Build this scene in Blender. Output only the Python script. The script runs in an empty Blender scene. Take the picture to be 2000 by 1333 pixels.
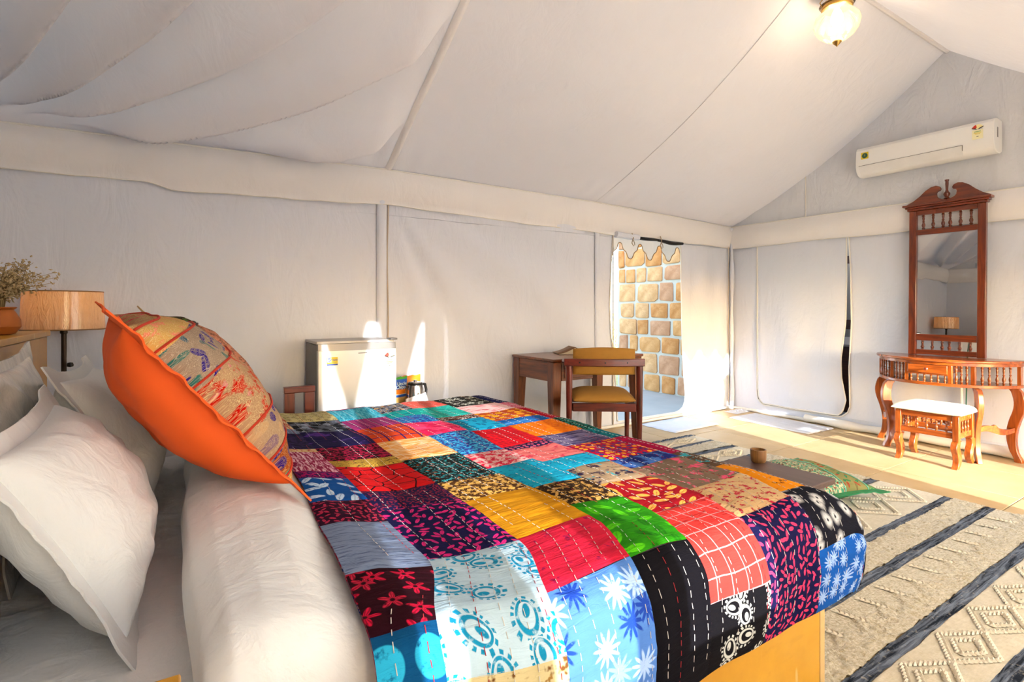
import bpy, bmesh, math, random
from math import pi, sin, cos, radians, atan2, sqrt
from mathutils import Vector, Matrix, noise
random.seed(11)
S = bpy.context.scene
C = S.collection

# ------------------------------------------------------------------ camera, sky, sun, exposure
cam_d = bpy.data.cameras.new('camera')
cam_d.sensor_width = 36.0
cam_d.lens = 36.0 * 1035 / 2000
cam_d.shift_y = (602 - 666.5) / 2000
cam_d.clip_start = 0.02
cam = bpy.data.objects.new('camera', cam_d)
cam.location = (0, 0, 1.2)
cam.rotation_euler = (radians(90), 0, -atan2(.5432, .8396))
C.objects.link(cam)
S.camera = cam

SUN_DIR = Vector((.1777, 1.0, -.2158)).normalized()      # the way the light travels
world = bpy.data.worlds.new('sky')
S.world = world
world.use_nodes = True
wn = world.node_tree.nodes
wl = world.node_tree.links
wn.clear()
sky = wn.new('ShaderNodeTexSky')
sky.sky_type = 'NISHITA'
sky.sun_disc = False
sky.sun_elevation = radians(12)
sky.sun_rotation = atan2(-SUN_DIR.x, -SUN_DIR.y)
sky.altitude = 200
sky.dust_density = 1.5
bg = wn.new('ShaderNodeBackground')
bg.inputs['Strength'].default_value = 1.7
wo = wn.new('ShaderNodeOutputWorld')
wl.new(sky.outputs[0], bg.inputs[0])
wl.new(bg.outputs[0], wo.inputs[0])

sun_d = bpy.data.lights.new('sun', 'SUN')
sun_d.energy = 21.0
sun_d.angle = radians(.6)
sun_d.color = (.92, .96, 1.0)
sun = bpy.data.objects.new('sun', sun_d)
sun.rotation_euler = SUN_DIR.to_track_quat('-Z', 'Y').to_euler()
sun.location = (-1, -8, 6)
C.objects.link(sun)

vs = S.view_settings
vs.view_transform = 'Standard'
vs.look = 'None'
vs.gamma = 1.0
vs.use_curve_mapping = False
vs.exposure = 0.16
try:
    S.cycles.use_denoising = True
    S.cycles.max_bounces = 6
    S.cycles.diffuse_bounces = 3
    S.cycles.glossy_bounces = 3
    S.cycles.transmission_bounces = 3
    S.cycles.transparent_max_bounces = 5
    S.cycles.caustics_reflective = False
    S.cycles.caustics_refractive = False
    S.cycles.use_adaptive_sampling = True
    S.cycles.adaptive_threshold = .1
    S.cycles.adaptive_min_samples = 16
    S.cycles.use_light_tree = False
    S.cycles.time_limit = 1000
except Exception:
    pass

# ------------------------------------------------------------------ helpers: nodes and materials
def lin(h):
    if isinstance(h, (tuple, list)):
        return (h[0], h[1], h[2], 1)
    h = h.lstrip('#')
    o = []
    for i in (0, 2, 4):
        c = int(h[i:i + 2], 16) / 255
        o.append(c / 12.92 if c <= .04045 else ((c + .055) / 1.055) ** 2.4)
    return (o[0], o[1], o[2], 1)

class NT:
    def __init__(s, name):
        s.m = bpy.data.materials.new(name)
        s.m.use_nodes = True
        s.n = s.m.node_tree.nodes
        s.l = s.m.node_tree.links
        s.n.clear()
        s.out = s.n.new('ShaderNodeOutputMaterial')
    def new(s, t, **k):
        nd = s.n.new(t)
        for a, v in k.items():
            setattr(nd, a, v)
        return nd
    def put(s, sock, v):
        if hasattr(v, 'is_output'):
            s.l.new(v, sock)
        else:
            if isinstance(v, str):
                v = lin(v)
            sock.default_value = v
    def math(s, op, a, b=None, c=None):
        nd = s.new('ShaderNodeMath', operation=op)
        s.put(nd.inputs[0], a)
        if b is not None:
            s.put(nd.inputs[1], b)
        if c is not None:
            s.put(nd.inputs[2], c)
        return nd.outputs[0]
    def vmath(s, op, a, b=None):
        nd = s.new('ShaderNodeVectorMath', operation=op)
        s.put(nd.inputs[0], a)
        if b is not None:
            s.put(nd.inputs[1], b)
        return nd.outputs['Value' if op in ('LENGTH', 'DISTANCE', 'DOT_PRODUCT') else 'Vector']
    def mix(s, f, a, b):
        nd = s.new('ShaderNodeMix', data_type='RGBA')
        s.put(nd.inputs[0], f)
        s.put(nd.inputs[6], a)
        s.put(nd.inputs[7], b)
        return nd.outputs[2]
    def coord(s, kind='Object'):
        return s.new('ShaderNodeTexCoord').outputs[kind]
    def pos(s):
        return s.new('ShaderNodeNewGeometry').outputs['Position']
    def mapping(s, v, scale=(1, 1, 1), rot=(0, 0, 0), loc=(0, 0, 0)):
        nd = s.new('ShaderNodeMapping')
        s.put(nd.inputs['Vector'], v)
        nd.inputs['Scale'].default_value = scale
        nd.inputs['Rotation'].default_value = rot
        nd.inputs['Location'].default_value = loc
        return nd.outputs[0]
    def noise(s, v, scale, detail=3, rough=.5, dist=0.0, out='Fac'):
        nd = s.new('ShaderNodeTexNoise')
        s.put(nd.inputs['Vector'], v)
        nd.inputs['Scale'].default_value = scale
        nd.inputs['Detail'].default_value = detail
        nd.inputs['Roughness'].default_value = rough
        nd.inputs['Distortion'].default_value = dist
        return nd.outputs[out]
    def step(s, v, lo, hi):
        nd = s.new('ShaderNodeMapRange')
        s.put(nd.inputs[0], v)
        nd.inputs[1].default_value = lo
        nd.inputs[2].default_value = hi
        return nd.outputs[0]
    def bump(s, h, strength, dist):
        nd = s.new('ShaderNodeBump')
        nd.inputs['Strength'].default_value = strength
        nd.inputs['Distance'].default_value = dist
        s.put(nd.inputs['Height'], h)
        return nd.outputs[0]
    def bsdf(s, color, rough=.6, metal=0.0, spec=.5, normal=None, coat=0.0, trans=0.0, emit=None, emits=0.0, sheen=0.0):
        b = s.new('ShaderNodeBsdfPrincipled')
        s.put(b.inputs['Base Color'], color)
        s.put(b.inputs['Roughness'], rough)
        b.inputs['Metallic'].default_value = metal
        b.inputs['Specular IOR Level'].default_value = spec
        b.inputs['Coat Weight'].default_value = coat
        b.inputs['Coat Roughness'].default_value = .12
        b.inputs['Transmission Weight'].default_value = trans
        b.inputs['Sheen Weight'].default_value = sheen
        if emit is not None:
            s.put(b.inputs['Emission Color'], emit)
            b.inputs['Emission Strength'].default_value = emits
        if normal is not None:
            s.l.new(normal, b.inputs['Normal'])
        return b.outputs[0]
    def done(s, shader):
        s.l.new(shader, s.out.inputs['Surface'])
        return s.m

MATS = {}
def plain(name, color, rough=.6, metal=0.0, var=.12, scale=8.0, bump=0.0, coat=0.0, spec=.5, sheen=0.0):
    if name in MATS:
        return MATS[name]
    t = NT(name)
    c = lin(color)
    f = t.noise(t.coord(), scale, 4, .55)
    lo = tuple(x * (1 - var) for x in c[:3]) + (1,)
    hi = tuple(min(1, x * (1 + var)) for x in c[:3]) + (1,)
    nrm = t.bump(t.noise(t.coord(), scale * 12, 3), bump, .003) if bump else None
    MATS[name] = t.done(t.bsdf(t.mix(f, lo, hi), rough, metal, spec, nrm, coat, sheen=sheen))
    return MATS[name]

def wood(name, dark, light, rough=.35, axis=2, scale=3.0, coat=.25):
    if name in MATS:
        return MATS[name]
    t = NT(name)
    sc = [9.0, 9.0, 9.0]
    sc[axis] = .9
    v = t.mapping(t.coord(), tuple(x * scale / 3 for x in sc))
    n1 = t.noise(v, 2.2, 5, .6, 1.2)
    n2 = t.noise(v, 9.0, 3, .5)
    f = t.step(t.math('ADD', t.math('MULTIPLY', n1, .75), t.math('MULTIPLY', n2, .3)), .32, .72)
    col = t.mix(f, dark, light)
    MATS[name] = t.done(t.bsdf(col, rough, 0, .5, t.bump(n2, .12, .002), coat))
    return MATS[name]

def canvas(name, color, trans, wr=.5):
    if name in MATS:
        return MATS[name]
    t = NT(name)
    p = t.pos()
    blot = t.noise(p, .9, 3, .5)
    stain = t.noise(p, 5.0, 4, .6)
    c = lin(color)
    a = t.mix(t.step(blot, .3, .7), tuple(x * .95 for x in c[:3]) + (1,), c)
    a = t.mix(t.math('MULTIPLY', t.step(stain, .62, .8), .12), a, (c[0] * .8, c[1] * .72, c[2] * .6, 1))
    h = t.math('ADD', t.math('MULTIPLY', t.noise(t.mapping(p, (3, 3, 1.2), (.3, .5, .2)), 2.0, 4, .55, .8), 1.0),
               t.math('MULTIPLY', t.noise(p, 26, 2, .5), .08))
    nrm = t.bump(h, wr, .03)
    d = t.new('ShaderNodeBsdfDiffuse')
    t.put(d.inputs[0], a)
    t.l.new(nrm, d.inputs['Normal'])
    if trans <= 0:
        MATS[name] = t.done(d.outputs[0])
        return MATS[name]
    r = t.new('ShaderNodeBsdfTranslucent')
    t.put(r.inputs[0], t.mix(.35, a, (.93, .90, .86, 1)))
    t.l.new(nrm, r.inputs['Normal'])
    mx = t.new('ShaderNodeMixShader')
    mx.inputs[0].default_value = trans
    t.l.new(d.outputs[0], mx.inputs[1])
    t.l.new(r.outputs[0], mx.inputs[2])
    MATS[name] = t.done(mx.outputs[0])
    return MATS[name]

# ------------------------------------------------------------------ helpers: meshes and things
class MB:
    def __init__(s):
        s.v = []
        s.f = []
    def add(s, vs, fs, M=None):
        b = len(s.v)
        s.v += [tuple(M @ Vector(p)) for p in vs] if M is not None else [tuple(p) for p in vs]
        s.f += [tuple(b + i for i in f) for f in fs]
        return s
    def box(s, x0, x1, y0, y1, z0, z1, M=None):
        v = [(x, y, z) for x in (x0, x1) for y in (y0, y1) for z in (z0, z1)]
        f = [(0, 1, 3, 2), (4, 6, 7, 5), (0, 4, 5, 1), (2, 3, 7, 6), (0, 2, 6, 4), (1, 5, 7, 3)]
        return s.add(v, f, M)
    def prism(s, out, d0, d1, M=None):
        n = len(out)
        v = [(x, y, d0) for x, y in out] + [(x, y, d1) for x, y in out]
        f = [tuple(range(n - 1, -1, -1)), tuple(range(n, 2 * n))]
        f += [(i, (i + 1) % n, n + (i + 1) % n, n + i) for i in range(n)]
        return s.add(v, f, M)
    def lathe(s, prof, n=16, M=None, rib=None):
        v, f = [], []
        for r, z in prof:
            for k in range(n):
                a = 2 * pi * k / n
                rr = r * (rib(a, z) if rib else 1)
                v.append((rr * cos(a), rr * sin(a), z))
        for i in range(len(prof) - 1):
            for k in range(n):
                f.append((i * n + k, i * n + (k + 1) % n, (i + 1) * n + (k + 1) % n, (i + 1) * n + k))
        if prof[0][0] > 1e-5:
            f.append(tuple(range(n - 1, -1, -1)))
        if prof[-1][0] > 1e-5:
            f.append(tuple((len(prof) - 1) * n + k for k in range(n)))
        return s.add(v, f, M)
    def tube(s, path, rad, n=8, M=None, cap=True):
        P = [Vector(p) for p in path]
        R = rad if isinstance(rad, (list, tuple)) else [rad] * len(P)
        v, f = [], []
        up = None
        for i, p in enumerate(P):
            d = (P[min(i + 1, len(P) - 1)] - P[max(i - 1, 0)]).normalized()
            if up is None:
                up = Vector((0, 0, 1)) if abs(d.z) < .9 else Vector((1, 0, 0))
            a = d.cross(up).normalized()
            b = a.cross(d).normalized()
            up = b
            for k in range(n):
                t = 2 * pi * k / n
                v.append(tuple(p + R[i] * (cos(t) * a + sin(t) * b)))
        for i in range(len(P) - 1):
            for k in range(n):
                f.append((i * n + k, (i + 1) * n + k, (i + 1) * n + (k + 1) % n, i * n + (k + 1) % n))
        if cap:
            f.append(tuple(range(n)))
            f.append(tuple((len(P) - 1) * n + n - 1 - k for k in range(n)))
        return s.add(v, f, M)
    def grid(s, fn, us, ws, flip=False, keep=None):
        b = len(s.v)
        nu, nw = len(us), len(ws)
        for u in us:
            for w in ws:
                s.v.append(tuple(fn(u, w)))
        for i in range(nu - 1):
            for j in range(nw - 1):
                if keep and not keep((us[i] + us[i + 1]) / 2, (ws[j] + ws[j + 1]) / 2):
                    continue
                q = (b + i * nw + j, b + (i + 1) * nw + j, b + (i + 1) * nw + j + 1, b + i * nw + j + 1)
                s.f.append(q[::-1] if flip else q)
        return s
    def build(s, name, mat, parent=None, smooth=35, bevel=0.0, uv=None):
        me = bpy.data.meshes.new(name)
        me.from_pydata(s.v, [], s.f)
        if smooth:
            me.shade_smooth()
            me.set_sharp_from_angle(angle=radians(smooth))
        me.materials.append(mat)
        if uv is not None:
            lay = me.uv_layers.new(name='UVMap')
            for lp in me.loops:
                lay.data[lp.index].uv = uv[lp.vertex_index]
        o = bpy.data.objects.new(name, me)
        C.objects.link(o)
        if parent is not None:
            o.parent = parent
        if bevel:
            b = o.modifiers.new('bevel', 'BEVEL')
            b.width = bevel
            b.segments = 2
            b.limit_method = 'ANGLE'
        return o

def tag(o, label=None, cat=None, group=None, kind=None):
    if label:
        o['label'] = label
    if cat:
        o['category'] = cat
    if group:
        o['group'] = group
    if kind:
        o['kind'] = kind
    return o

def thing(name, label, cat, loc=(0, 0, 0), rz=0.0, group=None, mtx=None):
    o = bpy.data.objects.new(name, None)
    o.empty_display_size = .1
    C.objects.link(o)
    if mtx is not None:
        o.matrix_world = mtx
    else:
        o.location = loc
        o.rotation_euler = (0, 0, rz)
    return tag(o, label, cat, group)

def share(o, name=None, parent=None):
    c = o.copy()
    C.objects.link(c)
    c.parent = parent if parent is not None else o.parent
    return c

def lettering(text, size, depth=.0006):
    cu = bpy.data.curves.new('lettering', 'FONT')
    cu.body = text
    cu.size = size
    cu.extrude = depth
    cu.align_x = 'CENTER'
    cu.align_y = 'CENTER'
    to = bpy.data.objects.new('lettering', cu)
    C.objects.link(to)
    bpy.context.view_layer.update()
    me = bpy.data.meshes.new_from_object(to)
    bpy.data.objects.remove(to)
    return me

def put_text(text, size, mat, parent, M, name='lettering'):
    me = lettering(text, size)
    me.transform(M)
    me.materials.clear()
    me.materials.append(mat)
    o = bpy.data.objects.new(name, me)
    C.objects.link(o)
    o.parent = parent
    return o

def lerp(pts, x):
    if x <= pts[0][0]:
        return pts[0][1]
    for (a, b), (c, d) in zip(pts, pts[1:]):
        if x <= c:
            return b + (d - b) * (x - a) / (c - a)
    return pts[-1][1]

def frange(a, b, n):
    return [a + (b - a) * i / n for i in range(n + 1)]

def sm(a, b, x):
    t = max(0, min(1, (x - a) / (b - a)))
    return t * t * (3 - 2 * t)

def nz(x, y, z=0.0):
    return noise.noise((x, y, z))

def basis(c, e1, e2):
    e1 = Vector(e1).normalized()
    e2 = Vector(e2)
    n = e1.cross(e2).normalized()
    e2 = n.cross(e1).normalized()
    return Matrix(((e1.x, e2.x, n.x, c[0]), (e1.y, e2.y, n.y, c[1]), (e1.z, e2.z, n.z, c[2]), (0, 0, 0, 1)))

# ------------------------------------------------------------------ shared materials
M_wall = canvas('cream canvas', '#dddee7', .0, .45)
M_roof = canvas('roof canvas', '#e8e1de', .03, .25)
M_gable = canvas('gable canvas', '#d9d8db', .0, .8)
M_val = canvas('valance canvas', '#efe9e6', .0, .3)
M_trim = plain('white piping', '#e9e2d8', .8, var=.05, scale=20)
M_rosewood = wood('rosewood', '#3a1206', '#8a3a12', .28, 2)
M_rosewood_y = wood('rosewood along', '#3a1206', '#8a3a12', .28, 1)
M_sheesham = wood('sheesham', '#5a2208', '#b45a1c', .25, 2, 3, .4)
M_sheesham_y = wood('sheesham along', '#5a2208', '#b45a1c', .25, 1, 3, .4)
M_deskwood = wood('desk wood', '#3c1808', '#8e4a1c', .4, 2)
M_deskwood_x = wood('desk wood along', '#3c1808', '#8e4a1c', .35, 0)
M_chairwood = wood('chair wood', '#34100a', '#7a2a18', .3, 2)
M_chairwood_x = wood('chair wood along', '#34100a', '#7a2a18', .3, 0)
M_benchwood = wood('bench wood', '#3a241c', '#5c3e34', .45, 1)
M_mustard = plain('mustard board', '#c98a1c', .45, var=.16, scale=5, coat=.1)
M_mustard_edge = plain('raw board edge', '#c9a468', .7, var=.1, scale=30)
M_black = plain('black metal', '#191512', .45, .3)
M_brass = plain('brass', '#b08a4a', .3, .9, var=.15)
M_white = plain('white plastic', '#eeebe6', .35, var=.03, coat=.2)
# ------------------------------------------------------------------ the tent
X0, X1, Y0, Y1 = -1.15, 5.67, -.32, 3.92
RY, RZ = 1.81, 3.44

def wall_top(x):
    return lerp([(-1.15, 2.20), (1.39, 2.256), (3.5, 2.237), (5.67, 2.166)], x)

CREASE = [90, 74, 60, 46, 32, 18.8, 2, -20]
def folds(x, y):
    """overlapping billows of slack roof cloth fanning out of the corner at the bed end"""
    ph = math.degrees(atan2(4.05 - y, max(.02, x + 1.0))) - 7 * x + 1.2 * nz(x * 1.5, y * 1.5, 6)
    rr = sqrt((x + 1.0) ** 2 + (4.05 - y) ** 2)
    for i, (a, b) in enumerate(zip(CREASE, CREASE[1:])):
        if b < ph <= a:
            t = (a - ph) / (a - b)
            d = min(.5, .34 / max(.3, rr))
            k = (t / (1 - d)) ** 1.8 if t < 1 - d else sm(1, 1 - d, t)
            return k * sm(.1, 1.0, rr) * (1, 1, 1, .8, 1, 1, .25)[i]
    return 0

def roof_z(x, y):
    if y >= RY:
        k = (y - RY) / (Y1 - RY)
        z = RZ + (wall_top(x) - RZ) * k
    else:
        k = (RY - y) / (RY - Y0)
        z = RZ + (2.2 - RZ) * k
    env = sin(pi * min(1, max(0, k)))
    sag = .035 + .10 * sm(1.39, 2.8, x) + .06 * sm(1.3, .4, x)
    z -= sag * env * (1 + .25 * (.5 - k))
    z -= .010 * env * sin(x * 3.1 + y * 2) + .008 * env * nz(x * 2.2, y * 2.2, 3)
    if x < 1.39 and y >= RY:
        z -= .21 * folds(x, y) * sm(1.40, 1.15, x) * sm(1.0, .86, k)
    # gathers where the cloth is pulled to its lacing at the wall plate
    g = max(0, 1 - (1 - k) / .16) if y >= RY else 0
    if g > 0:
        for px in (1.39, 3.5, 5.67):
            d = abs(x - px)
            if d < .8:
                z -= .012 * g * (1 - g) * 4 * (1 - d / .8) * sin(d * 34)
    return z

def roof_y(y):
    return y

# floor of sandstone slabs
t = NT('sandstone')
p = t.pos()
n1 = t.noise(p, 2.3, 5, .6)
n2 = t.noise(t.mapping(p, (1.2, 2.2, 1)), 2.0, 4, .6, .6)
rnd = t.new('ShaderNodeObjectInfo').outputs['Random']
col = t.mix(t.step(n1, .3, .7), '#b4986c', '#c9ae84')
col = t.mix(t.math('MULTIPLY', t.step(n2, .5, .75), .5), col, '#d2b586')
col = t.mix(t.math('MULTIPLY', rnd, .25), col, '#a98658')
M_stonefloor = t.done(t.bsdf(col, .5, 0, .35, t.bump(t.noise(p, 40, 4), .06, .002)))
M_grout = plain('grout', '#8f7a58', .9)
floor = MB().box(X0 - .3, X1 + .15, Y0 - .3, Y1 + .1, -.06, -.022).build('floor', M_grout)
tag(floor, 'tan sandstone slab floor of the tent', kind='structure')
TW, TH = (X1 - X0 + .2) / 11, (Y1 - Y0 + .2) / 6
slab = None
for i in range(11):
    for j in range(6):
        if slab is None:
            slab = MB().box(0, TW - .005, 0, TH - .005, -.022, 0).build('floor_slab', M_stonefloor, floor, bevel=.002)
            o = slab
        else:
            o = share(slab)
        o.location = (X0 - .1 + i * TW, Y0 - .1 + j * TH, -.0005 * random.random())

# back wall (long, behind the bed and desk) with the open doorway
def wall_y(x, z):
    y = Y1 + .008 * nz(x * .9, z * .9, 1) + .004 * nz(x * 3, z * 2, 5)
    if 1.4 < x < 3.5:
        th = atan2(2.12 - z, x - 1.34)
        rr = sqrt((x - 1.34) ** 2 + (2.12 - z) ** 2)
        w = sm(1.4, 1.7, x) * sm(3.5, 3.1, x)
        y -= w * (.022 * sin(th * 17 + 1.2 * nz(x, z)) * min(1, rr) + .018 * nz(th * 7, rr * 1.2, 2))
    if x < 1.3:
        y -= .008 * nz(x * 1.1 + z * 1.6, z * .5, 8) * 1.5
    if x > 4.8:
        y -= .012 * sin(x * 16) * sm(0, 1.2, z) * sm(4.8, 5.0, x) * sm(5.6, 5.4, x)
    return y

DL = [(0, 3.80), (.06, 3.80), (.30, 3.785), (.592, 3.764), (.95, 3.71), (1.21, 3.695), (1.6, 3.715), (1.92, 3.737), (2.3, 3.74)]
DR = [(.05, 4.66), (.06, 4.73), (.10, 4.80), (.16, 4.83), (.24, 4.839), (.53, 4.805), (.93, 4.78), (1.4, 4.765), (1.89, 4.754), (2.3, 4.75)]
zs = [0, .03, .05, .051, .06, .075, .1, .13, .16, .2, .24] + frange(.29, 1.91, 34) + [1.913, 1.96, 2.02, 2.1, 2.2, 2.27]
rows = []
for z in zs:
    if .0505 < z < 1.912:
        rows.append((z, lerp(DL, z), lerp(DR, z)))
    else:
        rows.append((z, 4.25, 4.25))
mb = MB()
n = 170
for side in (0, 1):
    b0 = len(mb.v)
    m = n if side == 0 else 34
    for z, l, r in rows:
        for i in range(m + 1):
            x = X0 - .06 + (l - X0 + .06) * i / m if side == 0 else r + (X1 + .04 - r) * i / m
            mb.v.append((x, wall_y(x, z), z))
    for j in range(len(rows) - 1):
        for i in range(m):
            a = b0 + j * (m + 1) + i
            mb.f.append((a, a + 1, a + m + 2, a + m + 1))
wall_back = tag(mb.build('wall_back', M_wall), 'long cream canvas tent wall behind the bed and desk', kind='structure')
# piping round the doorway
pipe = [(lerp(DL, z), wall_y(lerp(DL, z), z) - .006, z) for z in frange(1.91, .06, 24)] + \
       [(x, Y1 - .006, .052) for x in frange(3.82, 4.66, 10)] + \
       [(lerp(DR, z), wall_y(lerp(DR, z), z) - .006, z) for z in (.055, .07, .1, .13, .16, .2, .24)] + \
       [(lerp(DR, z), wall_y(lerp(DR, z), z) - .006, z) for z in frange(.3, 1.91, 22)]
MB().tube(pipe, .007, 6).build('door_piping', M_trim, wall_back)
def sleeve(x0, x1, z0, z1, dy, nm='seam_sleeve'):
    def fn(a, z):
        x = x0 + (x1 - x0) * a
        return (x, Y1 - .006 - dy * sin(pi * a) ** .5 - .003 * nz(x * 9, z * 3), z)
    return MB().grid(fn, frange(0, 1, 8), frange(z0, z1, 30)).build(nm, M_wall, wall_back)
sleeve(1.315, 1.395, 0, 2.1, .022)
sleeve(3.50, 3.555, 0, 2.0, .014)
MB().tube([(1.40 + .004 * sin(z * 7), wall_y(1.4, z) - .012, z) for z in frange(0, 2.02, 30)], .006, 6).build('seam_cord', plain('seam cord', '#b9a898', .9), wall_back)
MB().tube([(3.735 + .0 * z, Y1 - .012, z) for z in frange(0, 1.95, 12)], .006, 6).build('seam_cord', MATS['seam cord'], wall_back)
MB().tube([(x, Y1 - .02 + .006 * nz(x * 3, 1), .016 + .006 * nz(x * 4, 2)) for x in frange(X0, X1, 80)], .016, 8).build('hem_roll', M_trim, wall_back)

# right wall (end wall with mirror) with a zipped flap door
YL, YRr = [(.10, 3.50), (.115, 3.53), (.16, 3.57), (.25, 3.582), (1.93, 3.577)], [(.10, 2.72), (.111, 2.67), (.16, 2.61), (.22, 2.592), (.6, 2.60), (1.05, 2.575), (1.6, 2.585), (1.92, 2.60)]
def wall_x(y, z):
    x = X1 + .010 * nz(y * 1.1, z * .8, 11) + .005 * nz(y * 4, z * 1.5, 4)
    x -= .016 * sin(y * 9 + z * .8) * sm(1.3, 1.7, y) * sm(2.6, 2.3, y) * sm(2.0, .8, z)
    return x
zs = [0, .04, .08, .10, .101, .108, .115, .13, .16, .2, .25] + frange(.3, 1.92, 32) + [1.923, 1.98, 2.05, 2.12, 2.2]
rows = []
for z in zs:
    rows.append((z, lerp(YRr, z), lerp(YL, z)) if .1005 < z < 1.922 else (z, 3.1, 3.1))
mb = MB()
for side in (0, 1):
    b0 = len(mb.v)
    m = 70 if side == 0 else 14
    for z, r, l in rows:
        for i in range(m + 1):
            y = Y0 + (r - Y0) * i / m if side == 0 else l + (Y1 - l) * i / m
            mb.v.append((wall_x(y, z), y, z))
    for j in range(len(rows) - 1):
        for i in range(m):
            a = b0 + j * (m + 1) + i
            mb.f.append((a, a + m + 1, a + m + 2, a + 1))
wall_right = tag(mb.build('wall_right', M_wall), 'white canvas end wall with the zipped flap and mirror', kind='structure')
def gable(x):
    def fn(y, k):
        zt = roof_z(x - .01, y) + .004
        z = 2.02 + (zt - 2.02) * k
        return (x + .012 * nz(y * 2.5 + z, z * 2, 9) + .006 * nz(y * 6, z * 5, 3), y, z)
    return fn
MB().grid(gable(X1 - .01), frange(Y0, Y1, 110), frange(0, 1, 40)).build('gable', M_gable, wall_right)
for sy in (3.02, 1.30):
    MB().tube([(X1 - .016, sy, z) for z in frange(2.05, roof_z(X1, sy), 12)], .005, 6).build('gable_seam', M_trim, wall_right)
pipe = [(wall_x(lerp(YRr, z), z) - .006, lerp(YRr, z), z) for z in frange(1.92, .22, 26)] + \
       [(X1 - .006, lerp(YRr, z), z) for z in (.16, .13, .115, .102)] + \
       [(X1 - .006, y, .1) for y in frange(2.75, 3.48, 8)] + [(X1 - .006, lerp(YL, z), z) for z in (.102, .115, .16, .25)] + \
       [(X1 - .006, lerp(YL, z), z) for z in frange(.3, 1.92, 20)]
MB().tube(pipe, .007, 6).build('flap_piping', M_trim, wall_right)
# rolled skirt lying along the foot of the end wall
MB().tube([(X1 - .055 + .012 * nz(y * 3, 5), y, .046 + .012 * nz(y * 2.2, 3)) for y in frange(Y0 + .05, 3.0, 70)],
          [.040 + .010 * nz(y * 4, 9) for y in frange(Y0 + .05, 3.0, 70)], 12).build('skirt_roll', M_trim, wall_right)
MB().tube([(X1 - .02 + .006 * nz(y * 3, 1), y, .018 + .008 * nz(y * 4, 2)) for y in frange(2.9, Y1 - .05, 30)], .018, 8).build('hem_roll', M_trim, wall_right)

# the flap itself: a rounded canvas panel hanging a little proud of the wall
def flap_edge_r(z):
    return lerp([(.12, 2.70), (.16, 2.655), (.28, 2.625), (.5, 2.665), (.7, 2.67), (1.05, 2.628), (1.5, 2.618), (1.93, 2.618)], z)
def flap_edge_l(z):
    return lerp([(.12, 3.50), (.16, 3.545), (.28, 3.562), (1.93, 3.57)], z)
def flap(a, z):
    y = flap_edge_r(z) + (flap_edge_l(z) - flap_edge_r(z)) * a
    x = X1 - .012 - .030 * sin(pi * a) ** .6 * sm(2.1, 1.3, z) - .008 * nz(y * 3, z * 1.2, 7) - .006 * sin(a * 14) * sm(1.9, .6, z)
    return (x, y, z)
zf = [.12, .125, .135, .15, .18, .22, .28] + frange(.34, 1.93, 30)
door_1 = MB().grid(flap, frange(0, 1, 40), zf).build('door_1', M_wall)
tag(door_1, 'white canvas flap door with rounded lower corners zipped into the end wall', kind='structure')
edge = [flap(0, z) for z in reversed(zf)] + [flap(a, .12) for a in frange(.1, .9, 10)] + [flap(1, z) for z in zf]
MB().tube(edge, .007, 6).build('piping', M_trim, door_1)

# bathroom annex seen through the slit beside the flap
t = NT('annex canvas')
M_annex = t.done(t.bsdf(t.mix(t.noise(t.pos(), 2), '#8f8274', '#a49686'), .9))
mb = MB()
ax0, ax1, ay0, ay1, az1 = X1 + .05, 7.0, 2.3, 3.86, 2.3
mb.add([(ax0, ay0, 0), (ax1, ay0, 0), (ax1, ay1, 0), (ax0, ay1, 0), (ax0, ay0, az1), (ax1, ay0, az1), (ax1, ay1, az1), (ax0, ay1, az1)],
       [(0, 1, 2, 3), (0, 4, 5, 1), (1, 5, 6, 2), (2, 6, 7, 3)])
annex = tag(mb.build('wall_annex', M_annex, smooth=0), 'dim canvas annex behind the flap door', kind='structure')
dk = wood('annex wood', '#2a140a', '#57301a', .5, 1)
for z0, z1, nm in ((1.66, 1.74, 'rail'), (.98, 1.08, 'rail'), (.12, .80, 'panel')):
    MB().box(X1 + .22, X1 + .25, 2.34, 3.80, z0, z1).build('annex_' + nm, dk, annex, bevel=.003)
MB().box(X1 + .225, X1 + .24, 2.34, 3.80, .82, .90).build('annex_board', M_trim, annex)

# left wall behind the headboard
def wall_lx(y, z):
    return X0 - .012 * sin(y * 5 + z) - .012 * nz(y * 2, z, 2)
mb = MB().grid(lambda y, z: (wall_lx(y, z), y, z), frange(Y0 - .02, Y1 + .02, 60), frange(0, 2.2, 30), flip=True)
wall_left = tag(mb.build('wall_left', M_wall), 'cream canvas tent wall behind the headboard', kind='structure')
MB().grid(gable(X0 + .01), frange(Y0, Y1, 80), frange(0, 1, 24), flip=True).build('gable', M_gable, wall_left)

# front wall on the entrance side: a doorway with tied curtains and one with a scalloped pelmet (all behind the camera)
def hole(x, z):
    if 4.04 < x < 5.10 and z < 1.78:
        return True
    if .15 < x < 1.14 and .66 < z < 2.06:
        return True
    if 1.62 < x < 3.72 and .47 < z < 1.92:  # opening for the added light panel
        return True
    return False
xs = frange(X0 - .06, .15, 20) + frange(.15, 1.14, 12)[1:] + [1.38] + frange(1.62, 3.72, 30) + [3.88, 4.04] + frange(4.04, 5.10, 12)[1:] + frange(5.10, X1 + .06, 8)[1:]
zz = frange(0, .18, 2) + [.3, .47, .565, .66] + frange(.66, 1.78, 16)[1:] + [1.92, 2.06, 2.14, 2.22]
M_front = canvas('front canvas', '#e8e8ea', .09, .3)
wall_front = tag(MB().grid(lambda x, z: (x, Y0, z), xs, zz, keep=lambda x, z: not hole(x, z)).build('wall_front', M_front),
                 'canvas wall on the entrance side with two doorways', kind='structure')
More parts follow.
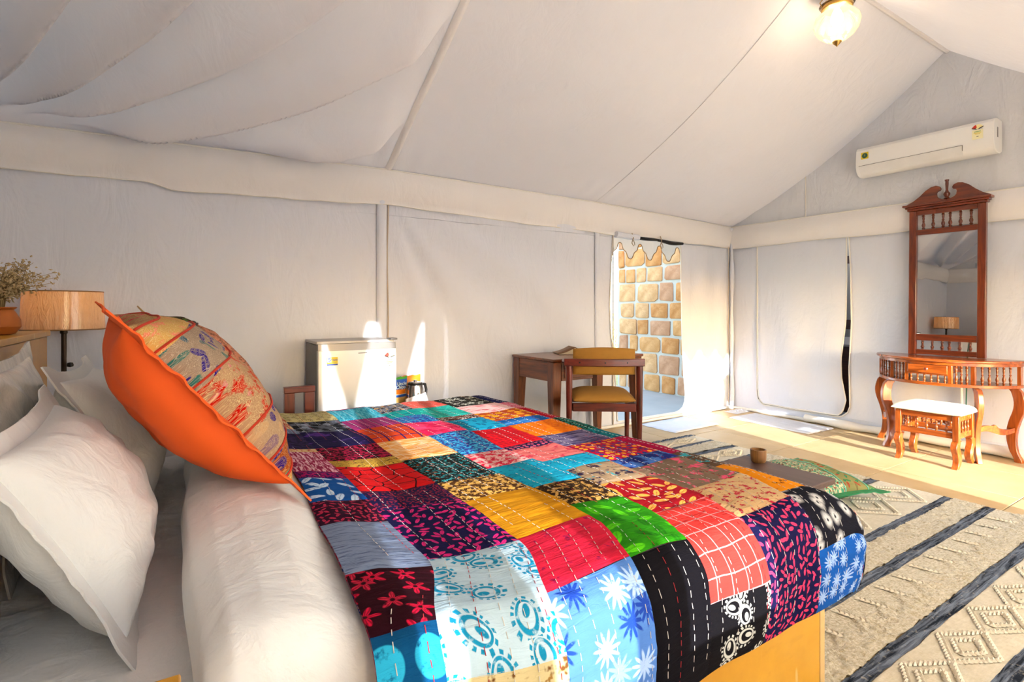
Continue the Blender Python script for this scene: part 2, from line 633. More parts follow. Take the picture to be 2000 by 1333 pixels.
def scallop(ph):
    """zero at the top of the ogee arch (whole numbers), one at the tip of the lobe between two arches"""
    w = abs((ph + .5) % 1 - .5)
    return lerp([(0, 0), (.05, .02), (.09, .10), (.12, .28), (.16, .42), (.22, .49), (.28, .56), (.33, .70), (.38, .88), (.43, .97), (.5, 1)], w)
mb = MB()
for i in range(96):
    xa, xb = 4.04 + 1.06 * i / 96, 4.04 + 1.06 * (i + 1) / 96
    za, zb = [1.61 - .13 * scallop((x - 4.19) / .29 + .5) for x in (xa, xb)]
    mb.add([(xa, Y0 + .01, za), (xb, Y0 + .01, zb), (xb, Y0 + .01, 1.82), (xa, Y0 + .01, 1.82)], [(0, 1, 2, 3)])
M_curt = plain('curtain cloth', '#e8dccb', .9)
mb.build('scalloped_pelmet', M_curt, wall_front)
def curtain(cx_top, hw_top, cx, hw_waist, zw, hw_low):
    def edge(z):
        if z >= zw:
            k = (z - zw) / (2.1 - zw)
            return cx + (cx_top - cx) * k, hw_waist + (hw_top - hw_waist) * k ** 1.05
        k = min(1, (zw - z) / .4)
        return cx, hw_waist + (hw_low - hw_waist) * k ** .8
    def fn(a, z):
        c, h = edge(z)
        return (c + h * (2 * a - 1), Y0 + .02 + .015 * sin(a * 22) * min(1, h / .1), z)
    o = MB().grid(fn, frange(0, 1, 26), frange(.1, 2.1, 50)).build('tied_curtain', M_curt, wall_front)
    return o
curtain(.29, .235, .325, .028, 1.36, .09)
curtain(.76, .205, .715, .03, 1.30, .085)
MB().grid(lambda a, z: (5.11 - .24 * sm(.72, .98, z) * a, Y0 + .02, z), frange(0, 1, 10), frange(.05, 1.8, 40)).build('tied_curtain', M_curt, wall_front)
# dimming net added to the bedside doorway to weaken the sun on the bed
t = NT('dimming net')
tp = t.new('ShaderNodeBsdfTransparent')
df = t.new('ShaderNodeBsdfDiffuse')
t.put(df.inputs[0], '#d8d6d2')
mx = t.new('ShaderNodeMixShader')
mx.inputs[0].default_value = .34
t.l.new(tp.outputs[0], mx.inputs[1])
t.l.new(df.outputs[0], mx.inputs[2])
MB().box(.13, 1.16, Y0 - .012, Y0 - .010, .64, 2.08).build('dimming_net', t.done(mx.outputs[0]), wall_front)
# translucent panel added between the doorways to brighten the rug
MB().grid(lambda x, z: (x, Y0 + .002 + .006 * sin(x * 40), z), frange(1.6, 3.75, 90), [.45, 1.0, 1.5, 1.95]).build('light_fill_panel', canvas('fill panel cloth', '#eceef2', .45, .1), wall_front)
MB().grid(lambda a, z: (1.14 - (.20 * sm(1.20, 1.40, z)) * a, Y0 + .02, z), frange(0, 1, 10), frange(.1, 2.1, 40)).build('tied_curtain', M_curt, wall_front)

# roof
nX = 300
ceil = MB().grid(lambda x, y: (x, y, roof_z(x, y)), frange(X0 - .05, 1.40, 200) + frange(1.40, X1 + .02, 130)[1:], frange(Y0, RY, 40) + frange(RY, Y1, 150)[1:], flip=True)
ceiling = tag(ceil.build('ceiling', M_roof, smooth=180), 'cream canvas tent roof sagging from its ridge', kind='structure')
def seam(x, dx, w, nm, mat, drop=.010, y0=RY, y1=Y1):
    def fn(a, y):
        xx = x + dx * (Y1 - y) + w * (a - .5)
        return (xx, y, roof_z(xx, y) - .004 - drop * sin(pi * a))
    return MB().grid(fn, frange(0, 1, 8), frange(y0, y1 - .01, 70), flip=True).build(nm, mat, ceiling)
seam(1.40, .0, .055, 'roof_seam', M_val, .016)
seam(3.5, .02, .010, 'roof_seam', M_roof, .004)
MB().tube([(x, RY, roof_z(x, RY) - .012) for x in frange(X0, X1, 60)], .02, 8).build('ridge_sleeve', M_val, ceiling)

# valances: the band that hangs from the wall plate all round
def valance(n, axis, a0, a1, top, bot, off, label):
    def fn(s, k):
        zt, zb = top(s), bot(s)
        z = zt + (zb - zt) * k
        d = off + .035 * sin(pi * min(1, k * 1.1)) + .014 * k * nz(s * 2.0, 3, n) + .010 * k * k * nz(s * 6, 7, n)
        return (s, Y1 - d, z) if axis == 'x' else (X1 - d, s, z) if axis == 'y' else (X0 + d, s, z) if axis == 'l' else (s, Y0 + d, z)
    o = MB().grid(fn, frange(a0, a1, 200), frange(0, 1, 12), flip=(axis in 'lf')).build('trim_%d' % n, M_val)
    hem = [tuple(Vector(fn(s, 1))) for s in frange(a0, a1, 160)]
    MB().tube(hem, .004, 5).build('hem', M_trim, o)
    top_l = [tuple(Vector(fn(s, 0)) - Vector((0, 0, .004))) for s in frange(a0, a1, 160)]
    MB().tube(top_l, .007, 6).build('rope_edge', M_trim, o)
    return tag(o, label, kind='structure')
def bot1(x):
    return lerp([(-1.15, 1.95), (-.77, 1.955), (-.1, 1.965), (.02, 1.93), (1.39, 1.985), (3.5, 1.937), (5.67, 1.915)], x) + .012 * nz(x * 1.7, 4) + .006 * nz(x * 5, 2)
valance(1, 'x', X0 + .02, X1 - .03, wall_top, bot1, .02, 'cream canvas valance band along the long back wall')
valance(2, 'y', Y0 + .02, Y1 - .03, lambda y: 2.15 + .016 * y / 3.9, lambda y: 1.905 + .010 * nz(y * 1.5, 8), .03, 'cream canvas valance band along the end wall with the mirror')
valance(3, 'l', Y0 + .02, Y1 - .03, lambda y: 2.2, lambda y: 1.95 + .01 * nz(y * 2, 8), .02, 'cream canvas valance band behind the headboard')
valance(4, 'f', X0 + .02, X1 - .02, lambda y: 2.2, lambda y: 2.0, .02, 'cream canvas valance band over the entrance doorways')
# corner post sleeve
post = MB().tube([(X1 - .035 + .006 * sin(z * 5), Y1 - .035, z) for z in frange(0, 2.15, 26)], [.022 + .006 * sin(z * 9) for z in frange(0, 2.15, 26)], 10)
tag(post.build('trim_5', M_wall), 'canvas sleeve round the corner pole between back and end wall', kind='structure')
MB().tube([(X1 - .075, Y1 - .02 + .004 * sin(z * 20), z) for z in frange(.02, 1.93, 40)], .005, 5).build('lacing', MATS['seam cord'], bpy.data.objects['trim_5'])

# rolled-up door cloth, its scalloped pelmet and the ground outside
roll = thing('rolled_door_flap', 'dark rolled-up door cloth tied along the top of the open doorway', 'door flap', (4.25, Y1, 1.90))
MB().tube([(x, -.045 + .006 * sin(x * 9), .035 - .012 * (x + .5) + .008 * sin(x * 7)) for x in frange(-.50, -.20, 12)], .030, 10).build('cloth_roll', M_wall, roll)
MB().tube([(x, -.04, .026 - .022 * (x + .2) + .004 * sin(x * 12)) for x in frange(-.30, .10, 14)], [.012 + .006 * sin(pi * i / 14) for i in range(15)], 8).build('dark_roll', M_black, roll)
MB().tube([(x, -.04, .015 - .02 * x + .006 * sin(x * 14)) for x in frange(.11, .5, 14)], [.014 + .008 * sin(pi * i / 14) for i in range(15)], 8).build('dark_roll', M_black, roll)
for tx in (-.30, .12):
    MB().tube([(tx, -.06, .06), (tx + .004, -.075, .01), (tx - .012, -.07, -.04), (tx + .012, -.072, -.07)], .005, 6).build('tie', plain('jute tie', '#a3886c', .9), roll)
    MB().tube([(tx, -.07, .0), (tx + .02, -.075, -.035), (tx + .03, -.07, -.06)], .004, 6).build('tie', MATS['jute tie'], roll)
mb = MB()
PY = Y1 + .35
NS = 400
pz = lambda x: 1.925 - .175 * scallop((x - 4.18) / .315)
for i in range(NS):
    xa, xb = 3.5 + 2.0 * i / NS, 3.5 + 2.0 * (i + 1) / NS
    za, zb = pz(xa), pz(xb)
    mb.add([(xa, PY, za), (xb, PY, zb), (xb, PY - .02, 2.20), (xa, PY - .02, 2.20), (xb, Y1 + .03, 2.26), (xa, Y1 + .03, 2.26)], [(0, 1, 2, 3), (3, 2, 4, 5)])
pel = mb.build('scalloped_awning', canvas('awning canvas', '#d2b8a0', .2, .2))
tag(pel, 'scalloped cream awning edge hanging outside the open doorway', 'awning')
MB().tube([(x, PY - .004, pz(x)) for x in frange(3.5, 5.5, 400)], .005, 5).build('brown_binding', plain('brown binding', '#a5764a', .9), pel)
# ------------------------------------------------------------------ outside
t = NT('field')
p = t.pos()
col = t.mix(t.step(t.noise(p, .8, 5, .6), .35, .65), '#b7a068', '#8f8a50')
M_field = t.done(t.bsdf(col, .95))
g = MB().grid(lambda x, y: (x, y, -.09 + .0 * x), frange(-60, 90, 30), frange(-60, 90, 30)).build('ground', M_field)
tag(g, 'dry straw coloured ground outside the tent', kind='structure')
M_patio = plain('grey concrete', '#a8a29a', .9, var=.15, scale=3, bump=.2)
patio = tag(MB().box(1.5, 5.98, Y1 + .11, 7.6, -.08, -.03).build('patio', M_patio, bevel=.01), 'grey concrete terrace outside the open doorway', kind='structure')
porch = tag(MB().box(-2.5, 6.5, -2.6, Y0 - .31, -.08, -.03).build('porch', plain('porch stone', '#b39a72', .9, var=.1)), 'stone porch before the entrance side of the tent', kind='structure')

# rubble stone wall
M_mortar = plain('mortar', '#b9b2a6', .95, var=.18, scale=6, bump=.5)
SX = 5.98
sw = tag(MB().box(SX + .0, SX + .40, 4.05, 6.16, -.08, 3.1).build('wall_stone', M_mortar, bevel=.02), 'rubble stone wall of tan blocks outside the doorway', kind='structure')
stone_mats = []
for i, (a, b) in enumerate((('#a86a34', '#c8905a'), ('#b07a44', '#d09c68'), ('#a47250', '#c29270'), ('#b48454', '#d8aa7c'))):
    t = NT('sandstone block %d' % i)
    v = t.coord()
    col = t.mix(t.step(t.noise(v, 7, 5, .6), .3, .7), a, b)
    stone_mats.append(t.done(t.bsdf(col, .9, 0, .3, t.bump(t.noise(v, 16, 5, .65), .7, .02))))
rs = random.Random(5)
z = -.04
while z < 3.0:
    h = rs.uniform(.22, .30)
    y = 4.08 + rs.uniform(-.10, 0)
    while y < 6.10:
        w = rs.uniform(.20, .42)
        if rs.random() < .18:
            w *= .6
        y2 = min(y + w, 6.12)
        if y2 - y > .09 and y > 4.04:
            zz0, zz1 = z + rs.uniform(.012, .022), min(z + h - rs.uniform(.0, .014), 3.07)
            cy, cz = (y + y2) / 2, (zz0 + zz1) / 2
            hw, hh = (y2 - y) / 2 - rs.uniform(.008, .018), (zz1 - zz0) / 2 - .002
            end = y2 > 6.08
            pts = []
            ch = rs.uniform(.10, .30)
            for sx_, sz_ in ((1, 1), (-1, 1), (-1, -1), (1, -1)):
                jx, jz = rs.uniform(.93, 1.05), rs.uniform(.92, 1.06)
                c1, c2 = ch * rs.uniform(.5, 1.3), ch * rs.uniform(.5, 1.3)
                q1 = (sx_ * hw * jx, sz_ * hh * jz * (1 - c1))
                q2 = (sx_ * hw * jx * (1 - c2), sz_ * hh * jz)
                pts += [q1, q2] if sx_ * sz_ > 0 else [q2, q1]
            d = rs.uniform(.018, .035)
            vs_, fs_ = [], []
            for k, (sc, dx) in enumerate(((1.0, .02), (1.0, -d * .6), (.86, -d))):
                vs_ += [(dx, cc[0] * sc, cc[1] * sc) for cc in pts]
            m_ = len(pts)
            for lv in range(2):
                fs_ += [(lv * m_ + k, lv * m_ + (k + 1) % m_, (lv + 1) * m_ + (k + 1) % m_, (lv + 1) * m_ + k) for k in range(m_)]
            fs_.append(tuple(2 * m_ + k for k in range(m_)))
            o = MB().add(vs_, fs_).build('stone', rs.choice(stone_mats), sw, smooth=50)
            o.location = (SX, cy, cz)
        y = y2 + rs.uniform(.005, .03)
    z += h

# chain-link fence and dry grass beyond
M_wire = plain('wire', '#a8aeb0', .4, .6)
fen = thing('chain_link_fence', 'thin grey chain-link fence beyond the terrace', 'fence', (4.6, 10.2, -.09))
mb = MB()
for k in range(-22, 60):
    a = k * .09
    for sg in (1, -1):
        x_a, x_b = (a, a + 1.1) if sg > 0 else (a + 1.1, a)
        mb.add([(x_a, 0, 0), (x_a + .006, 0, 0), (x_b + .006, 0, 1.1), (x_b, 0, 1.1)], [(0, 1, 2, 3)])
tag(mb.build('wire_mesh', M_wire, fen, smooth=0), kind='stuff')
for px in (-1.5, .5, 2.5, 4.5):
    MB().lathe([(.025, 0), (.025, 1.2), (.0, 1.22)], 8, Matrix.Translation((px, 0, 0))).build('post', M_wire, fen)
t = NT('dry grass')
rnd = t.noise(t.pos(), 1.5, 2)
M_grass = t.done(t.bsdf(t.mix(t.step(rnd, .3, .7), '#cdb878', '#8f9650'), .9))
rg = random.Random(3)
mb = MB()
for k in range(5200):
    a = rg.random()
    x = rg.uniform(1.0, 16)
    y = rg.uniform(10.4, 24)
    hgt = rg.uniform(.35, 1.0) * (1 + .6 * nz(x * .5, y * .5))
    dx, dy = rg.uniform(-.25, .25), rg.uniform(-.2, .2)
    w = rg.uniform(.012, .03)
    an = rg.uniform(0, pi)
    wx, wy = w * cos(an), w * sin(an)
    mb.add([(x - wx, y - wy, -.09), (x + wx, y + wy, -.09), (x + dx * .5 + wx * .7, y + dy * .5 + wy * .7, -.09 + hgt * .6), (x + dx * .5 - wx * .7, y + dy * .5 - wy * .7, -.09 + hgt * .6), (x + dx, y + dy, -.09 + hgt)],
           [(0, 1, 2, 3), (3, 2, 4)])
tag(mb.build('dry_grass', M_grass, smooth=0), 'tall dry yellow green grass growing beyond the fence', 'grass', kind='stuff')
# ------------------------------------------------------------------ bed
BX0, BX1, BY0, BY1 = -.44, 1.69, .845, 2.99
bed = thing('platform_bed', 'mustard yellow boxed bed base under the patchwork quilt', 'bed', (.6, 1.9, 0))
def W(o, mb):                       # world coordinates into the frame of an unrotated Empty
    L = o.location
    mb.v = [(x - L.x, y - L.y, z - L.z) for x, y, z in mb.v]
    return mb
t = NT('mustard ply')
v = t.coord()
n1 = t.noise(v, 3.2, 5, .6)
n2 = t.noise(t.mapping(v, (1, 1, 4)), 6, 4, .6, .8)
scr = t.noise(t.mapping(v, (22, 22, 3)), 1.6, 2, .4)
col = t.mix(t.step(n1, .3, .7), '#b97f14', '#d29a26')
col = t.mix(t.math('MULTIPLY', t.step(n2, .55, .75), .35), col, '#a8741c')
col = t.mix(t.math('MULTIPLY', t.step(scr, .70, .74), .6), col, '#d9b878')
M_ply = t.done(t.bsdf(col, .42, 0, .5, t.bump(n2, .08, .002), .15))
W(bed, MB().box(BX0, BX1 - .028, BY0, BY0 + .026, 0, .38)).build('side_panel', M_ply, bed, bevel=.002)
W(bed, MB().box(BX0, BX1 - .028, BY1 - .026, BY1, 0, .38)).build('side_panel', M_ply, bed, bevel=.002)
W(bed, MB().box(BX1 - .027, BX1, BY0 - .001, BY1, 0, .38)).build('foot_panel', M_mustard_edge, bed, bevel=.002)
W(bed, MB().box(BX0, BX1 - .03, BY0 + .03, BY1 - .03, .30, .34)).build('platform', M_mustard, bed)
hb = thing('headboard', 'thick mustard headboard ledge standing behind the pillows', 'headboard', (-.62, 1.85, 0))
W(hb, MB().box(-.80, -.455, .35, 3.10, 0, 1.075)).build('body', M_ply, hb, bevel=.004)
W(hb, MB().box(-.81, -.445, .34, 3.11, 1.076, 1.10)).build('top_ledge', M_ply, hb, bevel=.003)

# bed linen materials
def linen(name, color, stripe=True, tr=.0, gloss=.0):
    t = NT(name)
    v = t.coord('UV') if False else t.coord()
    w = t.new('ShaderNodeTexWave', wave_type='BANDS', bands_direction='Y')
    t.put(w.inputs['Vector'], v)
    w.inputs['Scale'].default_value = 24
    w.inputs['Distortion'].default_value = .3
    c = lin(color)
    col = t.mix(t.math('MULTIPLY', t.step(w.outputs['Fac'], .3, .7), .06 if stripe else 0), c, (c[0] * .86, c[1] * .85, c[2] * .86, 1))
    h = t.math('ADD', t.noise(t.mapping(v, (2, 3, 2)), 3.5, 5, .55, .9), t.math('MULTIPLY', t.noise(v, 120, 2), .03))
    return t.done(t.bsdf(col, .75 - gloss, 0, .3, t.bump(h, .42, .03), gloss, sheen=.1))
M_linen = linen('white linen', '#ece9e6')
M_linen2 = linen('white cotton', '#efedea', False)
M_plastic = linen('plastic wrapped linen', '#d8d2c6', False, 0, .5)

def slab_soft(x0, x1, y0, y1, z0, z1, r, n=10, wob=.0):
    """rounded soft block as a closed grid"""
    mb = MB()
    cx, cy, cz = (x0 + x1) / 2, (y0 + y1) / 2, (z0 + z1) / 2
    prof = [(0, z0)] + [(1, z0)]
    us = frange(0, 2 * pi, 120)
    def ring(inset, z):
        pts = []
        for a in us[:-1]:
            c, s_ = cos(a), sin(a)
            e = .12
            px = (abs(c) ** e) * (1 if c >= 0 else -1)
            py = (abs(s_) ** e) * (1 if s_ >= 0 else -1)
            pts.append((cx + px * ((x1 - x0) / 2 - inset), cy + py * ((y1 - y0) / 2 - inset), z))
        return pts
    levels = [(r + .3, z0)] + [(r * (1 - sin(a)), z0 + r * (1 - cos(a))) for a in frange(0, pi / 2, 5)] + [(r * (1 - cos(a)), z1 - r + r * sin(a)) for a in frange(0, pi / 2, 5)] + [(r + .3, z1)]
    vs_, fs_ = [], []
    for ins, z in levels:
        vs_ += ring(ins, z)
    m = len(us) - 1
    for lv in range(len(levels) - 1):
        fs_ += [(lv * m + k, lv * m + (k + 1) % m, (lv + 1) * m + (k + 1) % m, (lv + 1) * m + k) for k in range(m)]
    fs_.append(tuple(range(m - 1, -1, -1)))
    fs_.append(tuple((len(levels) - 1) * m + k for k in range(m)))
    return mb.add(vs_, fs_)
mat_o = slab_soft(BX0 + .03, BX1 - .05, BY0 + .05, BY1 - .04, .342, .515, .045).build('mattress', M_linen, smooth=60)
tag(mat_o, 'mattress in a white satin-striped sheet on the mustard bed base', 'mattress')

# quilt shape
def prof(d, L, R):
    if d < L:
        return d, 0
    a = (d - L) / R
    if a < pi / 2:
        return L + R * sin(a), R * (1 - cos(a))
    return L + R, R + (d - L - R * pi / 2)
def Q(s, r, lift=0.0):
    ox, dx = prof(s, 1.34, .09)
    x = .37 + ox
    if r >= 0:
        oy, dy = prof(r, 2.12, .08)
        y = 3.02 - oy
    else:
        oy, dy = prof(-r, .05, .08)
        y = 3.02 + oy
    zt = .62 + .04 * max(0, 1 - max(0, s) / .35) ** 2
    d = max(dx, dy) + .25 * min(dx, dy)
    top = 1 - sm(.02, .12, d)
    wav = .013 * nz(s * 2.6, r * 2.1, 1) + .007 * nz(s * 6, r * 5, 2)
    fine = .0022 * nz(s * 9, r * 42, 5)
    z = zt - d + (wav + fine + lift) * top + lift * .2
    out = (1 - top) * (.012 * nz(s * 5, r * 3, 4) + .004 * nz(s * 8, r * 30, 9) + lift)
    bul = .030 * sin(pi * min(1, d / .34)) if d > 0 else 0
    if dy >= dx:
        y += (-1 if r > 0 else 1) * (out + bul * (1 if dy > 0 else 0))
        if dx > 0:
            x += bul * .8 + out
    else:
        x += out + bul
        if dy > 0:
            y -= (bul * .8 + out) * (1 if r > 0 else -1)
    return (x, y, z)
def q_left(r):
    return -.095 * (max(0, r) / 2.2) ** 2 + .004 * nz(r * 4, 9)
SB = [0, .12, .37, .61, .81, 1.03, 1.30]
def s_bound(i, r):
    if i == 0:
        return q_left(r)
    if i == 7:
        return 1.74 - .08 * sm(2.0, 2.3, r)
    return SB[i] - .10 * sm(1.9, 2.22, r) * (1.1 if i == 6 else 1) + .006 * nz(i * 3.7, r * 2.4)
def r_end(s):
    return 2.47 + .03 * nz(s * 3, 2) + .06 * sm(.7, .2, s) - .02 * sm(1.2, 1.5, s) - .14 * sm(1.45, 1.75, s)

# patch cloth
def cloth(name, base, fg=None, kind='plain', sc=20.0, fg2=None, th=.5, thread=None):
    if name in MATS:
        return MATS[name]
    t = NT(name)
    uv = t.coord('UV')
    wob = t.noise(uv, 9, 2, .5, out='Color')
    v0 = t.vmath('ADD', uv, t.vmath('SCALE', t.vmath('SUBTRACT', wob, (.5, .5, .5)), None))
    v0.node.inputs[1].links[0].from_node.inputs['Scale'].default_value = .012
    v = t.vmath('SCALE', v0, None)
    v.node.inputs['Scale'].default_value = sc
    base_c = lin(base)
    col = t.mix(t.step(t.noise(uv, 14, 3), .3, .7), tuple(c * .82 for c in base_c[:3]) + (1,), base_c)
    if kind in ('leaf', 'flower', 'dot', 'paisley', 'burst', 'blur'):
        vo = t.new('ShaderNodeTexVoronoi', voronoi_dimensions='2D', feature='F1')
        t.l.new(v, vo.inputs['Vector'])
        vo.inputs['Scale'].default_value = 1
        vo.inputs['Randomness'].default_value = .75 if kind != 'dot' else .35
        loc = t.vmath('SUBTRACT', v, vo.outputs['Position'])
        rot = t.new('ShaderNodeVectorRotate', rotation_type='Z_AXIS')
        t.l.new(loc, rot.inputs['Vector'])
        sep = t.new('ShaderNodeSeparateColor')
        t.l.new(vo.outputs['Color'], sep.inputs[0])
        t.l.new(t.math('MULTIPLY', sep.outputs[0], 6.283), rot.inputs['Angle'])
        lv = rot.outputs[0]
        sx = t.new('ShaderNodeSeparateXYZ')
        t.l.new(lv, sx.inputs[0])
        R = t.vmath('LENGTH', lv)
        TH_ = t.math('ARCTAN2', sx.outputs[1], sx.outputs[0])
        if kind == 'leaf':
            e = t.vmath('LENGTH', t.vmath('MULTIPLY', lv, (1 / .50, 1 / .19, 0)))
            m = t.step(e, 1.05, .9)
        elif kind == 'blur':
            m = t.math('MULTIPLY', t.step(t.math('ADD', R, t.math('MULTIPLY', t.noise(v, 5, 2), .12)), .44, .22), t.step(R, .04, .09))
        elif kind == 'dot':
            m = t.step(R, .36, .33)
        elif kind == 'flower':
            m = t.step(t.math('SUBTRACT', R, t.math('MULTIPLY', t.math('ADD', t.math('MULTIPLY', t.math('COSINE', t.math('MULTIPLY', TH_, 5.0)), .4), .75), .36)), .03, -.02)
            m = t.math('MULTIPLY', m, t.step(R, .06, .09))
            m = t.math('MULTIPLY', m, t.math('ADD', t.math('MULTIPLY', t.step(t.math('ADD', t.math('SINE', t.math('MULTIPLY', TH_, 17.0)), t.math('MULTIPLY', t.noise(v, 6, 2), 1.2)), .2, 1.1), .6), .4))
        elif kind == 'burst':
            m = t.step(t.math('SUBTRACT', R, t.math('MULTIPLY', t.math('ADD', t.math('MULTIPLY', t.math('SINE', t.math('MULTIPLY', TH_, 11.0)), .35), .8), .40)), .05, -.05)
        else:
            cx = t.vmath('ADD', lv, (.10, 0, 0))
            e = t.math('MULTIPLY', t.vmath('LENGTH', t.vmath('MULTIPLY', cx, (1.0, 1.25, 0))), t.math('ADD', t.math('MULTIPLY', t.math('COSINE', t.math('ADD', TH_, .5)), -.32), 1.05))
            ring = t.step(t.math('ABSOLUTE', t.math('SUBTRACT', e, .30)), .055, .035)
            core = t.step(t.vmath('LENGTH', t.vmath('MULTIPLY', cx, (1, 1.9, 0))), .17, .14)
            pet = t.math('MULTIPLY', t.step(t.math('ABSOLUTE', t.math('SUBTRACT', e, .43)), .06, .04), t.step(t.math('SINE', t.math('MULTIPLY', TH_, 13.0)), -.1, .2))
            m = t.math('MAXIMUM', t.math('MAXIMUM', ring, core), pet)
        m = t.math('MULTIPLY', m, t.step(t.noise(v, 4.5, 4, .65), .30, .44))
        fgc = fg if fg2 is None else t.mix(t.step(sep.outputs[1], .45, .55), fg, fg2)
        col = t.mix(m, col, fgc)
        if kind == 'leaf':
            col = t.mix(t.math('MULTIPLY', t.step(t.math('ABSOLUTE', sx.outputs[1]), .03, .015), t.math('MULTIPLY', m, .5)), col, base)
    elif kind == 'speck':
        m = t.step(t.noise(v, 1.0, 3, .65), th - .02, th + .04)
        col = t.mix(m, col, fg)
        if fg2:
            m2 = t.step(t.noise(t.vmath('ADD', v, (7.3, 3.1, 0)), 1.0, 3, .65), th + .06, th + .10)
            col = t.mix(m2, col, fg2)
    elif kind == 'streak':
        m = t.step(t.noise(t.mapping(v, (.22, 1.6, 1)), 1.0, 3, .6, .6), th - .05, th + .07)
        col = t.mix(m, col, fg)
    elif kind == 'streakv':
        m = t.step(t.noise(t.mapping(v, (1.6, .22, 1)), 1.0, 3, .6, .6), th - .05, th + .07)
        col = t.mix(m, col, fg)
    elif kind == 'grid':
        sv = t.new('ShaderNodeSeparateXYZ')
        t.l.new(v, sv.inputs[0])
        a = t.math('ABSOLUTE', t.math('SUBTRACT', t.math('FRACT', sv.outputs[0]), .5))
        b = t.math('ABSOLUTE', t.math('SUBTRACT', t.math('FRACT', sv.outputs[1]), .5))
        m = t.step(t.math('MINIMUM', a, b), .06 if th == .5 else th + .012, .04 if th == .5 else th)
        col = t.mix(m, col, fg)
    elif kind == 'branch':
        vo = t.new('ShaderNodeTexVoronoi', voronoi_dimensions='2D', feature='DISTANCE_TO_EDGE')
        t.l.new(v, vo.inputs['Vector'])
        vo.inputs['Scale'].default_value = 1
        m = t.step(vo.outputs['Distance'], .045, .025)
        col = t.mix(m, col, fg)
    elif kind == 'scrib':
        m = t.step(t.math('ABSOLUTE', t.math('SUBTRACT', t.noise(v, 1.0, 2, .5, 2.5), .5)), .035, .02)
        col = t.mix(m, col, fg)
    wr = t.noise(t.mapping(uv, (14, 75, 1)), 1.0, 4, .6, .8)
    if thread:
        cur = t.noise(uv, 42, 1, .5, 3.0)
        ln = t.step(t.math('ABSOLUTE', t.math('SUBTRACT', t.math('FRACT', t.math('MULTIPLY', cur, 7.0)), .5)), .30, .42)
        col = t.mix(t.math('MULTIPLY', ln, .55), col, thread)
        wr = t.math('ADD', t.math('MULTIPLY', ln, .8), wr)
    nrm = t.bump(t.math('ADD', wr, t.math('MULTIPLY', t.noise(uv, 260, 2), .08)), .55, .006)
    MATS[name] = t.done(t.bsdf(col, .9, 0, .08, nrm))
    return MATS[name]

